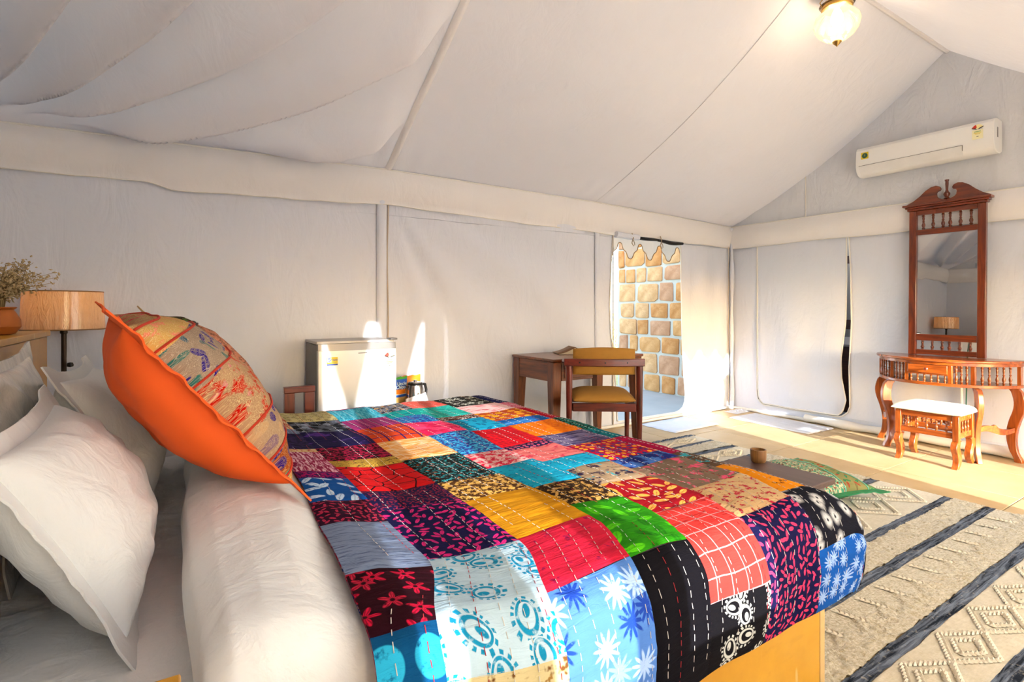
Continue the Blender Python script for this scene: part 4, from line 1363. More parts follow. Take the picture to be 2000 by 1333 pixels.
def packet(name, label, loc, rz, w, h, th, mat, cat='packet', tilt=0.0):
    o = thing(name, label, cat, loc, rz)
    o.rotation_euler = (tilt, 0, rz)
    def fn(side):
        def f(u, v):
            k = (1 - u * u) ** .5 * max(0, (1 - (abs(v) ** 6)))
            return (w * u * (1 - .05 * (1 - abs(v))), side * th * k * (1 + .2 * nz(u * 3, v * 3, 2)), h / 2 + h / 2 * v + .004 * sin(u * 9) * (abs(v) > .95))
        return f
    U = us_(14)
    V = frange(-1, 1, 26)
    MB().grid(fn(-1), U, V).grid(fn(1), U, V, flip=True).build('bag', mat, o, smooth=60)
    return o, fn
t = NT('crisp bag')
sp = t.new('ShaderNodeSeparateXYZ')
t.l.new(t.coord(), sp.inputs[0])
z_ = sp.outputs[2]
col = t.mix(t.step(z_, .205, .208), t.mix(t.step(z_, .135, .137), t.mix(t.step(z_, .098, .100), t.mix(t.step(z_, .078, .080), '#d8ac5c', '#1450b4'), '#e07810'), '#0f4aa8'), '#3c9c14')
col = t.mix(t.math('MULTIPLY', t.step(t.math('ABSOLUTE', t.math('SUBTRACT', z_, .0985)), .003, .002), .9), col, '#e8e4d8')
M_bag = t.done(t.bsdf(col, .28, 0, .5, None, .4))
bag, bf = packet('crisp_packet', 'blue and orange crisp packet standing beside the mini fridge', (1.385, 3.67, .481), .25, .075, .222, .026, M_bag, tilt=0.08)
M_lett = plain('lettering white', '#e8f4f8', .4, var=.02)
M_letb = plain('lettering teal', '#0c6a94', .4, var=.02)
BT = lambda x, z: Matrix.Translation((x, -.031, z)) @ Matrix.Rotation(pi / 2, 4, 'X')
for txt, z in (('Uncle', .178), ('Chipps', .153)):
    put_text(txt, .036, M_letb, bag, BT(.008, z - .001))
    put_text(txt, .034, M_lett, bag, BT(.008, z) @ Matrix.Translation((0, 0, .0015)))
packet('orange_packet', 'plain orange snack packet standing behind the steel kettle', (1.52, 3.74, .481), .1, .085, .215, .022, plain('orange foil', '#e0851c', .3, coat=.4), tilt=-.05)

ket = thing('electric_kettle', 'steel electric kettle with a black rim on the tea table', 'kettle', (1.495, 3.60, .481))
M_steel = plain('brushed steel', '#b4aca4', .18, .95, var=.08)
MB().lathe([(.066, 0), (.068, .016), (.066, .020), (.064, .06), (.058, .14), (.052, .165)], 28).build('body', M_steel, ket)
MB().lathe([(.053, .164), (.055, .170), (.050, .180), (.046, .178)], 28).build('rim', M_black, ket)
MB().lathe([(.046, .176), (.040, .186), (.012, .190), (.012, .198), (0, .20)], 24).build('lid', M_steel, ket)
MB().tube([(.050, .0, .165), (.085, .0, .160), (.095, 0, .12), (.09, 0, .06), (.066, 0, .035)], [.010, .011, .010, .010, .008], 8, Matrix.Rotation(.2, 4, 'Z')).build('handle', M_black, ket)
MB().add([(-.05, -.012, .155), (-.05, .012, .155), (-.078, 0, .165), (-.05, 0, .12)], [(0, 1, 2), (0, 2, 3), (1, 3, 2), (0, 3, 1)]).build('spout', M_steel, ket, smooth=0)
def napkin(u, v):
    x, z = .075 * u, .10 * (v + 1) / 2
    top = .75 + .25 * u + .1 * nz(u * 3, 1)
    return (x * (1.15 - .15 * v), .012 * nz(u * 2.5, v * 2, 3) - .03 * (1 - (v + 1) / 2), z * (1.0 + .35 * u * .5) + .004)
nap = MB().grid(napkin, frange(-1, 1, 20), frange(-1, 1, 16)).build('paper_napkin', plain('paper napkin', '#e6dcd8', .85))
nap.location = (1.455, 3.49, .481)
nap.modifiers.new('thickness', 'SOLIDIFY').thickness = .003
tag(nap, 'crumpled white paper napkin standing before the steel kettle', 'napkin')

# ------------------------------------------------------------------ desk, book and chair
desk = thing('writing_desk', 'brown wooden writing desk with one drawer against the tent wall', 'desk', (2.99, 3.565, 0))
DW, DD, DZ = .485, .285, .80
MB().box(-DW - .012, DW + .012, -DD - .012, DD + .005, DZ - .024, DZ).build('desk_top', M_deskwood_x, desk, bevel=.007)
for sx in (-1, 1):
    for sy in (-1, 1):
        cx, cy = sx * (DW - .04), sy * (DD - .04)
        lg = MB()
        a, b = .040, .027
        ox, oy = sx * .012, sy * .012
        lg.add([(cx + dx * a, cy + dy * a, DZ - .025) for dx, dy in ((-1, -1), (1, -1), (1, 1), (-1, 1))] + [(cx + dx * a, cy + dy * a, DZ - .20) for dx, dy in ((-1, -1), (1, -1), (1, 1), (-1, 1))] +
               [(cx + ox + dx * b, cy + oy + dy * b, 0) for dx, dy in ((-1, -1), (1, -1), (1, 1), (-1, 1))],
               [(0, 1, 2, 3)] + [(i + 4 * l, 4 * l + 4 + i, 4 * l + 4 + (i + 1) % 4, 4 * l + (i + 1) % 4) for l in (0, 1) for i in range(4)] + [(11, 10, 9, 8)])
        lg.build('leg', M_deskwood, desk, smooth=0, bevel=.004)
for sx in (-1, 1):
    MB().box(sx * (DW - .018) - .011, sx * (DW - .018) + .011, -DD + .08, DD - .08, DZ - .18, DZ - .025).build('side_apron', wood('desk wood across', '#3c1808', '#8e4a1c', .4, 1), desk, bevel=.003)
MB().box(-DW + .08, DW - .08, DD - .03, DD - .01, DZ - .18, DZ - .025).build('back_apron', M_deskwood_x, desk)
MB().box(-.08, DW - .081, -DD + .012, -DD + .034, DZ - .10, DZ - .025).build('front_apron', M_deskwood_x, desk, bevel=.003)
dr = MB().box(-DW + .081, -.081, -DD - .002, -DD + .30, DZ - .175, DZ - .03).build('drawer', M_deskwood_x, desk, bevel=.004)
MB().box(-DW + .105, -.105, -DD - .008, -DD - .002, DZ - .155, DZ - .05).build('drawer_panel', M_deskwood_x, dr, bevel=.004)
MB().lathe([(.006, 0), (.006, .01), (.014, .018), (.012, .026), (0, .03)], 12, Matrix.Translation((-DW + .24, -DD - .008, DZ - .10)) @ Matrix.Rotation(pi / 2, 4, 'X')).build('knob', M_black, dr)

bk = thing('open_book', 'open book with a brown cover lying face down on the writing desk', 'book', (2.97, 3.62, .801), radians(-22))
M_cover = plain('brown cover', '#7a5230', .55, var=.2)
M_page = plain('page edges', '#cdb898', .9)
def bookhalf(sg, off, th):
    mb = MB()
    def f(u, v):
        x = sg * .15 * u
        z = .052 * (1 - u) ** 1.6 + .006 + off
        return (x, .10 * v, z)
    mb.grid(f, frange(0, 1, 12), [-1, 1], flip=(sg < 0))
    return mb
for sg in (-1, 1):
    c_ = bookhalf(sg, .004, 0).build('cover', M_cover, bk)
    c_.modifiers.new('thickness', 'SOLIDIFY').thickness = .003
    pg = MB()
    prof_p = [(sg * .145 * u, .050 * (1 - u) ** 1.6 + .006) for u in frange(0, 1, 10)] + [(sg * .145, .001), (sg * .01, .001)]
    if sg < 0:
        prof_p = prof_p[::-1]
    pg.prism(prof_p, -.095, .095, Matrix.Rotation(pi / 2, 4, 'X'))
    pg.build('pages', M_page, bk, smooth=30)

ch = thing('desk_chair', 'dark wooden armchair with mustard padded seat and back at the desk', 'chair', (2.735, 2.955, .024), radians(-35.5))
M_mpad = plain('mustard upholstery', '#a06e22', .85, var=.1, scale=30, bump=.3)
for sx in (-1, 1):
    MB().tube([(sx * .262, .02, 0), (sx * .262, .005, .4), (sx * .262, 0, .742)], [.017, .022, .026], 12).build('back_leg', M_chairwood, ch)
    MB().tube([(sx * .235, .42, 0), (sx * .24, .41, .40), (sx * .24, .41, .46)], [.016, .022, .02], 12).build('front_leg', M_chairwood, ch)
    MB().box(sx * .245 - .012, sx * .245 + .012, .01, .41, .40, .455).build('side_rail', wood('chair wood depth', '#34100a', '#7a2a18', .3, 1), ch, bevel=.004)
    # short arm sweeping forward from the end of the back rail
    MB().tube([(sx * .275, .0, .772), (sx * .292, .07, .770), (sx * .292, .16, .762)], [.026, .024, .019], 10).build('arm', M_chairwood_x, ch)
def rail(u):
    return -.045 * (1 - u * u)
mb = MB()
NR = 20
vs_, fs_ = [], []
for i in range(NR + 1):
    u = -1 + 2 * i / NR
    y = rail(u)
    for yy, zz_ in ((y - .014, .742), (y + .014, .742), (y + .014, .797), (y - .014, .797)):
        vs_.append((.30 * u, yy, zz_))
for i in range(NR):
    for k in range(4):
        fs_.append((4 * i + k, 4 * i + 4 + k, 4 * i + 4 + (k + 1) % 4, 4 * i + (k + 1) % 4))
fs_ += [(0, 1, 2, 3), (4 * NR + 3, 4 * NR + 2, 4 * NR + 1, 4 * NR)]
rl = mb.add(vs_, [f[::-1] for f in fs_]).build('back_rail', M_chairwood_x, ch, smooth=30, bevel=.005)
for u in (-.62, 0, .55):
    MB().lathe([(.006, 0), (.005, .002), (0, .003)], 10, Matrix.Translation((.30 * u, rail(u) - .0135, .77)) @ Matrix.Rotation(pi / 2, 4, 'X')).build('screw', M_black, rl)
def pad(side):
    def f(u, v):
        zt = .868 + .014 * (1 - u * u)
        z = .675 + (zt - .675) * (v + 1) / 2
        k = (max(0, 1 - u ** 6) * max(0, 1 - v ** 6)) ** .5
        return (.232 * u, rail(u * .8) + .036 + side * .021 * k, z)
    return f
U = us_(24)
MB().grid(pad(-1), U, U).grid(pad(1), U, U, flip=True).build('back_pad', M_mpad, ch, smooth=60)
def seatpad(side):
    def f(u, v):
        k = (max(0, 1 - u ** 4) * max(0, 1 - v ** 4)) ** .5
        return (.232 * u, .21 + .235 * v, .484 + (.062 if side > 0 else -.03) * k)
    return f
MB().grid(seatpad(1), U, U).grid(seatpad(-1), U, U, flip=True).build('seat_pad', M_mpad, ch, smooth=60)
for y in (.005, .405):
    MB().box(-.235, .235, y - .012, y + .012, .40, .462).build('cross_rail', M_chairwood_x, ch, bevel=.004)

# ------------------------------------------------------------------ dressing table, mirror and stool
CYD = 1.787
def baluster(h, r, n=10):
    """turned spindle of height h"""
    pr = [(.6, 0), (.6, .06), (1.0, .09), (.55, .14), (.9, .24), (1.0, .32), (.7, .42), (.45, .50), (.8, .54), (.45, .58), (.6, .70), (.7, .80), (.5, .86), (1.0, .90), (.6, .94), (.6, 1)]
    return MB().lathe([(a * r, b * h) for a, b in pr], n)
dt = thing('dressing_table', 'half-round carved dressing table with spindle apron below the tall mirror', 'dressing table', (5.60, CYD, 0))
def front_d(y):
    return lerp([(0, .43), (.10, .425), (.20, .40), (.28, .36), (.36, .29), (.43, .20), (.47, .12), (.49, .05)], abs(y))
ys = [.49, .48, .46, .43, .40, .36, .32, .28, .24, .20, .15, .10, .05, 0]
ys = ys + [-y for y in ys[-2::-1]]
out = [(0.0, .49)] + [(-front_d(y), y) for y in ys] + [(0.0, -.49)]
def offs(o, k, dy):
    return [(x * (1 + k) - (.0 if x == 0 else k * .0), y * (1 + dy)) for x, y in o]
DTZ = .79
MB().prism(offs(out, .05, .045), DTZ - .022, DTZ).build('table_top', M_sheesham_y, dt, bevel=.007)
MB().prism(out, DTZ - .047, DTZ - .0225).build('upper_rail', M_sheesham_y, dt, bevel=.002)
inner = offs(out, -.06, -.03)
MB().prism(out, DTZ - .215, DTZ - .190).build('lower_rail', M_sheesham_y, dt, bevel=.003)
SPH = .190 - .047
sp0 = baluster(SPH, .011)
sp_o = None
def spindle(x, y):
    global sp_o
    if sp_o is None:
        sp_o = sp0.build('spindle', M_sheesham, dt, smooth=50)
        o = sp_o
    else:
        o = share(sp_o)
    o.location = (x, y, DTZ - .190)
def fpos(y, ins=.018):
    return (-(front_d(y) - ins), y * .975)
for y in (-.185, -.215, -.245):
    spindle(*fpos(y)); spindle(*fpos(-y))
for y in (-.325, -.36, -.395, -.425, -.452):
    spindle(*fpos(y)); spindle(*fpos(-y))
for y in (.15, -.15, .282, -.282):
    x_, y_ = fpos(y, .016)
    MB().box(x_ - .016, x_ + .016, y_ - .014, y_ + .014, DTZ - .190, DTZ - .047).build('post', M_sheesham, dt, bevel=.002)
for y in (.475, -.475):
    MB().box(-.075, -.02, y - .012, y + .012, DTZ - .190, DTZ - .047).build('end_post', M_sheesham, dt, bevel=.002)
dw = MB().box(-.425, -.10, -.134, .134, DTZ - .118, DTZ - .05).build('drawer', M_sheesham_y, dt, bevel=.003)
MB().lathe([(.005, 0), (.006, .010), (.013, .016), (.014, .022), (.008, .029), (0, .031)], 14, Matrix.Translation((-.425, 0, DTZ - .084)) @ Matrix.Rotation(-pi / 2, 4, 'Y')).build('knob', M_rosewood, dw)
MB().box(-.418, -.398, -.134, .134, DTZ - .130, DTZ - .1185).build('drawer_rail', M_sheesham_y, dt)
small = baluster(.060, .011)
s0 = None
for i in range(6):
    if s0 is None:
        s0 = small.build('small_spindle', M_sheesham, dt, smooth=50)
        o = s0
    else:
        o = share(s0)
    o.location = (-.408, -.115 + .046 * i, DTZ - .190)
def cabriole(h, bulge, foot, w):
    """S-curved plank leg in the x-z plane, front towards -x"""
    L, R_ = [], []
    for k in frange(0, 1, 22):
        z = h * (1 - k)
        c = -bulge * sin(pi * min(1, k / .42)) * (1 if k < .42 else 0) + foot * sin(pi * (k - .42) / .5) * (1 if .42 <= k < .92 else 0) - .022 * sm(.86, 1, k) + .012 * sm(.05, .0, k)
        wd = .034 * (1 - .45 * k) + .006 * sm(.9, 1, k) + .008 * sin(pi * k)
        L.append((c - wd, z))
        R_.append((c + wd, z))
    o = L + R_[::-1]
    # prism extrudes along local z; turn the outline's second axis to world z
    return MB().prism(o, -w / 2, w / 2, Matrix.Rotation(pi / 2, 4, 'X'))
for (x, y), rz in zip(((-.345, .30), (-.345, -.30), (-.07, .455), (-.07, -.455)), (radians(-38), radians(38), radians(-80), radians(80))):
    lg = cabriole(DTZ - .216, .028, .024, .036).build('leg', M_sheesham, dt, smooth=40, bevel=.004)
    lg.location = (x, y, 0)
    lg.rotation_euler = (0, 0, rz)
def wavy(L_, M):
    up = [(L_ * k, .022 + .016 * sin(k * 2 * pi) + (.018 * max(0, 1 - abs(k - .45) * 14))) for k in frange(0, 1, 24)]
    dn = [(L_ * k, -.022 + .016 * sin(k * 2 * pi + .5)) for k in frange(1, 0, 24)]
    return MB().prism((up + dn)[::-1], -.010, .010, M @ Matrix.Rotation(pi / 2, 4, 'X'))
for sy in (1, -1):
    a = Vector((-.335, .30 * sy, .25))
    b = Vector((-.075, .45 * sy, .25))
    d = b - a
    wavy(d.length, Matrix.Translation(a) @ Matrix.Rotation(atan2(d.y, d.x), 4, 'Z')).build('stretcher', M_sheesham_y, dt, smooth=40)
    a = Vector((-.335, .30 * sy, .25))
    b = Vector((-.10, 0, .25))
    d = b - a
    wavy(d.length, Matrix.Translation(a) @ Matrix.Rotation(atan2(d.y, d.x), 4, 'Z')).build('stretcher', M_sheesham_y, dt, smooth=40)

mr = thing('standing_mirror', 'tall carved wooden mirror with scrolled crest standing on the dressing table', 'mirror', (5.555, 1.778, .7915))
mr.rotation_euler = (0, radians(1.2), 0)
HW = .265
for sy in (-1, 1):
    MB().box(-.042, 0, sy * (HW - .027) - .027, sy * (HW - .027) + .027, 0, 1.265).build('stile', M_rosewood, mr, bevel=.004)
for z0, z1 in ((.005, .047), (.125, .180), (1.05, 1.095), (1.225, 1.265)):
    MB().box(-.038, -.004, -HW + .0545, HW - .0545, z0, z1).build('rail', M_rosewood_y, mr, bevel=.003)
t = NT('mirror glass')
M_mirror = t.done(t.bsdf('#d2d0cc', .01, 1.0))
MB().box(-.022, -.012, -HW + .0545, HW - .0545, .1805, 1.0495).build('glass', M_mirror, mr, smooth=0)
MB().box(-.011, -.004, -HW + .0545, HW - .0545, .1805, 1.0495).build('backing', M_rosewood, mr)
bz = None
for zb, hh in ((.0475, .077), (1.0955, .129)):
    pr = baluster(hh, .014)
    first = None
    for i in range(6):
        if first is None:
            first = pr.build('spindle', M_rosewood, mr, smooth=50)
            o = first
        else:
            o = share(first)
        o.location = (-.021, -HW + .0545 + (2 * HW - .109) * (i + .5 + (.15 if i < 3 else -.15)) / 6, zb)
co = MB()
for k, (z0, z1, e) in enumerate(((1.266, 1.285, .012), (1.285, 1.300, .024), (1.300, 1.318, .040))):
    co.box(-.042 - e, .002, -HW - e, HW + e, z0, z1)
co.build('cornice', M_rosewood_y, mr, smooth=0, bevel=.003)
def scroll(sg):
    pts = [(.30, 0), (.29, .010), (.24, .035), (.19, .075), (.15, .115), (.11, .140), (.075, .146), (.048, .134), (.036, .112), (.046, .096), (.064, .092), (.070, .078), (.066, .050), (.052, .034), (.03, .022), (0, .018), (0, 0)]
    o = [(sg * a, b) for a, b in pts]
    return o if sg > 0 else o[::-1]
for sg in (-1, 1):
    Mx = Matrix(((0, 0, 1, -.021), (1, 0, 0, 0), (0, 1, 0, 1.3185), (0, 0, 0, 1)))
    MB().prism(scroll(sg), -.011, .011, Mx).build('crest_scroll', M_rosewood_y, mr, smooth=30, bevel=.003)
MB().lathe([(.016, 0), (.022, .006), (.014, .018), (.022, .034), (.024, .048), (.012, .066), (.009, .08), (.012, .13), (.011, .15), (.015, .158), (.015, .166), (0, .17)], 14, Matrix.Translation((-.021, 0, 1.337))).build('finial', M_rosewood, mr)

sl = thing('dressing_stool', 'small orange-brown wooden stool with a cream padded seat before the dressing table', 'stool', (5.06, 1.70, 0))
SW_, SD_ = .205, .16
M_cream_pad = plain('cream upholstery', '#efe6cc', .8, var=.06, scale=40, bump=.4)
def stoolpad(side):
    def f(u, v):
        k = (max(0, 1 - u ** 6) * max(0, 1 - v ** 6)) ** .45
        return ((SD_ + .022) * u, (SW_ + .022) * v, .405 + (.050 if side > 0 else -.012) * k)
    return f
MB().grid(stoolpad(1), U, U).grid(stoolpad(-1), U, U, flip=True).build('seat_pad', M_cream_pad, sl, smooth=60)
M_st = M_sheesham
for sx in (-1, 1):
    for sy in (-1, 1):
        MB().box(sx * (SD_ - .02) - .02, sx * (SD_ - .02) + .02, sy * (SW_ - .02) - .02, sy * (SW_ - .02) + .02, .205, .392).build('corner_post', M_st, sl, bevel=.003)
        lg = cabriole(.2045, .022, .018, .040).build('leg', M_st, sl, smooth=40, bevel=.003)
        lg.location = (sx * (SD_ - .026), sy * (SW_ - .022), 0)
        lg.rotation_euler = (0, 0, 0 if sx < 0 else pi)
ss = None
def stool_sp(x, y):
    global ss
    if ss is None:
        ss = baluster(.085, .011).build('spindle', M_st, sl, smooth=50)
        o = ss
    else:
        o = share(ss)
    o.location = (x, y, .265)
for sx in (-1, 1):
    x_ = sx * (SD_ - .02)
    MB().box(x_ - .013, x_ + .013, -SW_ + .0405, SW_ - .0405, .351, .390).build('rail', M_sheesham_y, sl, bevel=.002)
    MB().box(x_ - .013, x_ + .013, -SW_ + .0405, SW_ - .0405, .222, .2645).build('rail', M_sheesham_y, sl, bevel=.002)
    for i in range(5):
        stool_sp(x_, -.125 + .0625 * i)
for sy in (-1, 1):
    y_ = sy * (SW_ - .02)
    MB().box(-SD_ + .0405, SD_ - .0405, y_ - .013, y_ + .013, .351, .390).build('rail', M_sheesham_y, sl, bevel=.002)
    MB().box(-SD_ + .0405, SD_ - .0405, y_ - .013, y_ + .013, .222, .2645).build('rail', M_sheesham_y, sl, bevel=.002)
    for i in range(4):
        stool_sp(-.085 + .0567 * i, y_)

# cable and white conduit behind the mirror
cb = MB().tube([(5.634, 1.70, 1.6), (5.634, 1.705, 1.0), (5.632, 1.70, .5), (5.630, 1.69, .12)], .010, 8).build('wall_conduit', M_white)
tag(cb, 'thin white cable conduit running down the end wall behind the mirror', 'conduit')
cb = MB().tube([(5.636, 1.655, 1.6), (5.632, 1.64, 1.0), (5.636, 1.66, .82), (5.63, 1.67, .3)], .005, 6).build('green_cable', plain('green cable', '#3c6a5c', .6))
tag(cb, 'thin green cable hanging behind the lower spindles of the mirror', 'cable')

# ------------------------------------------------------------------ air conditioner and pendant
ac = thing('air_conditioner', 'white split air conditioner with yellow stickers high on the end wall', 'air conditioner', (5.64, 1.94, 2.44))
pr = [(0, .02), (0, .27), (-.12, .272), (-.165, .262), (-.190, .235), (-.198, .16), (-.196, .09), (-.185, .045), (-.16, .015), (-.12, 0), (-.05, .0)]
Mx = Matrix(((1, 0, 0, 0), (0, 0, -1, 0), (0, 1, 0, 0), (0, 0, 0, 1)))
MB().prism(pr, -.50, .50, Mx).build('casing', M_white, ac, smooth=32, bevel=.004)
MB().add([(-.1985, -.30, .088), (-.1985, .47, .088), (-.1865, .47, .042), (-.1865, -.30, .042), (-.1605, .47, .010), (-.1605, -.30, .010)], [(0, 3, 2, 1), (3, 5, 4, 2)]).build('air_flap', plain('flap white', '#e2dfda', .4), ac, smooth=60)
gm = plain('gap grey', '#77736e', .8)
MB().box(-.2005, -.1975, -.302, .472, .0885, .0915).build('flap_gap', gm, ac)
MB().box(-.199, -.1955, -.3045, -.301, .045, .0915).build('flap_gap', gm, ac)
def on_ac(y, z, x=-.1985):
    return Matrix(((0, 0, -1, x), (-1, 0, 0, y), (0, 1, 0, z), (0, 0, 0, 1)))
sk = local(flat(.062, .062), on_ac(.42, .18)).build('round_sticker', M_yel, ac)
local(MB().prism([(.024 * cos(a), .024 * sin(a)) for a in frange(0, 2 * pi, 24)[:-1]], .001, .002), on_ac(.42, .18)).build('green_disc', plain('print dark green', '#24543c', .5), sk)
put_text('5', .022, M_yel, sk, on_ac(.42, .182) @ Matrix.Translation((0, 0, .0024)))
e_ = energy_label(ac, on_ac(-.40, .195, -.1972), 1.05)
MB().box(-.12, -.10, -.5015, -.500, .12, .20).build('maker_print', M_fgrey, ac)

pen = thing('pendant_lamp', 'lit ribbed glass globe lantern with brass fittings hanging from the roof ridge', 'lamp', (3.76, 1.80, 2.985))
t = NT('ribbed glass')
gl = t.new('ShaderNodeBsdfGlossy')
t.put(gl.inputs[0], '#fff4e2')
gl.inputs['Roughness'].default_value = .06
tp = t.new('ShaderNodeBsdfTransparent')
t.put(tp.inputs[0], '#fff6ea')
tl = t.new('ShaderNodeBsdfTranslucent')
t.put(tl.inputs[0], '#ffe9c8')
m1 = t.new('ShaderNodeMixShader')
m1.inputs[0].default_value = .28
t.l.new(tp.outputs[0], m1.inputs[1])
t.l.new(tl.outputs[0], m1.inputs[2])
m2 = t.new('ShaderNodeMixShader')
fz = t.new('ShaderNodeFresnel')
fz.inputs[0].default_value = 1.5
t.l.new(fz.outputs[0], m2.inputs[0])
t.l.new(m1.outputs[0], m2.inputs[1])
t.l.new(gl.outputs[0], m2.inputs[2])
M_glass = t.done(m2.outputs[0])
prg = [(.02, 0), (.05, .008), (.095, .04), (.125, .085), (.135, .125), (.125, .165), (.095, .200), (.075, .215), (.085, .235), (.105, .25)]
MB().lathe(prg, 96, rib=lambda a, z: 1 + .045 * abs(sin(a * 6)) * sm(0, .06, z) * sm(.225, .17, z)).build('glass_globe', M_glass, pen, smooth=60)
MB().lathe([(0, -.035), (.006, -.025), (.020, -.012), (.028, .0), (.026, .008), (.0, .012)], 18).build('finial', M_brass, pen)
MB().lathe([(.088, .222), (.094, .228), (.094, .242), (.088, .248)], 40).build('brass_ring', M_brass, pen)
for k in range(3):
    a = 2 * pi * k / 3 + .4
    MB().tube([(.095 * cos(a), .095 * sin(a), .235), (.11 * cos(a), .11 * sin(a), .265), (.06 * cos(a), .06 * sin(a), .33), (.01 * cos(a), .01 * sin(a), .41)], .0035, 6).build('chain', M_brass, pen)
MB().lathe([(.012, .26), (.016, .27), (.016, .33), (.005, .34), (.005, .43), (0, .43)], 12).build('bulb_holder', M_brass, pen)
t = NT('lit pendant bulb')
M_bulb2 = t.done(t.bsdf('#ffffff', .5, emit='#fff0d8', emits=9.0))
MB().lathe([(0, .10), (.022, .108), (.036, .135), (.038, .16), (.03, .19), (.016, .22), (.014, .262)], 18).build('bulb', M_bulb2, pen)
pl = bpy.data.lights.new('pendant_glow', 'POINT')
pl.energy = 11
pl.color = (1, .88, .70)
pl.shadow_soft_size = .06
po = bpy.data.objects.new('pendant_glow', pl)
C.objects.link(po)
po.parent = pen
po.location = (0, 0, .155)

# ------------------------------------------------------------------ floor things
M_mat = plain('white terry', '#dcdce2', .95, var=.05, scale=30, bump=.6)
def mat_(name, label, x0, x1, y0, y1, rz):
    cx, cy = (x0 + x1) / 2, (y0 + y1) / 2
    w, h = (x1 - x0) / 2, (y1 - y0) / 2
    def f(u, v):
        e = max(abs(u), abs(v))
        return (w * u + .006 * nz(v * 3, 1), h * v + .006 * nz(u * 3, 2), .001 + .010 * (1 - sm(.97, 1, e)) + .004 * (nz(u * 4, v * 4, 3) + .5) + .0008 * sin(v * 160))
    o = MB().grid(f, frange(-1, 1, 40), frange(-1, 1, 50)).build(name, M_mat, smooth=60)
    o.location = (cx, cy, .0)
    o.rotation_euler = (0, 0, rz)
    return tag(o, label, 'mat')
mat_('floor_mat', 'white towel mat on the floor before the open doorway', 4.06, 4.74, 3.41, 3.85, radians(1.5))
mat_('floor_mat', 'white towel mat on the floor before the zipped flap door', 5.10, 5.55, 2.68, 3.56, radians(-2))
def crump(u, v):
    return (.13 * u, .08 * v, .004 + .035 * abs(nz(u * 3, v * 3, 6)) * (1 - max(abs(u), abs(v)) ** 3) + .01 * (1 - u * u) * (1 - v * v))
cl_ = MB().grid(crump, frange(-1, 1, 24), frange(-1, 1, 20)).build('crumpled_cloth', M_mat)
cl_.location = (5.50, 3.72, .0)
tag(cl_, 'crumpled white cloth on the floor in the tent corner', 'cloth')

# rug: woven and tufted bands with charcoal stripes
rug = thing('woven_rug', 'cream woven rug with tufted bands and charcoal stripes at the bed foot', 'rug', (2.6, 1.6, 0))
RX0, RX1 = 1.73, 4.12
def rugmat(name, a, b, sc, bs):
    t = NT(name)
    p = t.pos()
    n1 = t.noise(p, sc, 4, .6)
    n2 = t.noise(t.mapping(p, (1, 5, 1)), 30, 3, .6)
    col = t.mix(t.step(t.math('ADD', t.math('MULTIPLY', n1, .6), t.math('MULTIPLY', n2, .4)), .35, .65), a, b)
    return t.done(t.bsdf(col, .95, 0, .1, t.bump(t.noise(p, 130, 3, .6), bs, .006), sheen=.3))
M_tuft = rugmat('cream tufts', '#a49068', '#dccdb0', 85, 1.0)  # dark mottling imitates shade in the gaps between tufts
M_flat = rugmat('cream flat weave', '#bfae8e', '#d2c2a4', 40, .5)
M_coal = None
t = NT('charcoal stripe')
p = t.pos()
n1 = t.noise(t.mapping(p, (4, 60, 1)), 1.0, 4, .65, 1.0)
n2 = t.noise(p, 60, 3, .6)
col = t.mix(t.step(n1, .38, .62), '#1c2028', '#747a84')
col = t.mix(t.math('MULTIPLY', t.step(n2, .6, .72), .5), col, '#b8ac98')
M_coal = t.done(t.bsdf(col, .95, 0, .1, t.bump(n2, .8, .006)))
M_braid = rugmat('cream braid', '#cfbfa2', '#e6d8be', 40, .6)
stripes = [-.22, .04, .30, .56, .82, 1.10, 1.30, 1.72, 2.00, 2.28, 2.54, 2.80, 3.02, 3.24]
kinds = ['tuft', 'comb', 'flat', 'flat', 'comb', 'tuft', 'flat', 'tuft', 'flat', 'comb', 'flat', 'tuft', 'flat']
def rug_edge(y):
    return RX1 + .018 * nz(y * 5, 3)
def band(y0, y1, kind, nm, mat):
    ny = max(4, int((y1 - y0) / .012))
    nx_ = 240
    def f(a, y):
        x = RX0 + (rug_edge(y) - RX0) * a
        e = sm(0, .012, RX1 - x + .0)
        if kind == 'tuft':
            h = .015 + .008 * nz(x * 38, y * 38, 1) + .005 * nz(x * 80, y * 80, 2)
        elif kind == 'comb':
            k = (y - y0) / (y1 - y0)
            saw = abs(((x / .17) % 1) - .5) * 2
            tf = 1 if k < .55 + .35 * saw - .2 else 0
            h = (.015 + .008 * nz(x * 38, y * 38, 1) + .005 * nz(x * 80, y * 80, 2)) if tf else .008 + .003 * abs(sin(pi * y / .02))
        elif kind == 'stripe':
            h = .011 + .004 * nz(x * 30, y * 90, 3)
        else:
            h = .008 + .0035 * abs(sin(pi * y / .022))
        wy = .006 * nz(x * 7, y0 * 9) if abs(y - y0) < 1e-6 else .006 * nz(x * 7, y1 * 9) if abs(y - y1) < 1e-6 else .006 * nz(x * 7, y * 9)
        return (x, y + wy, max(.002, h * (.35 + .65 * e)))
    o = W(rug, MB().grid(f, frange(0, 1, nx_), frange(y0, y1, ny))).build(nm, mat, rug, smooth=180)
    return o
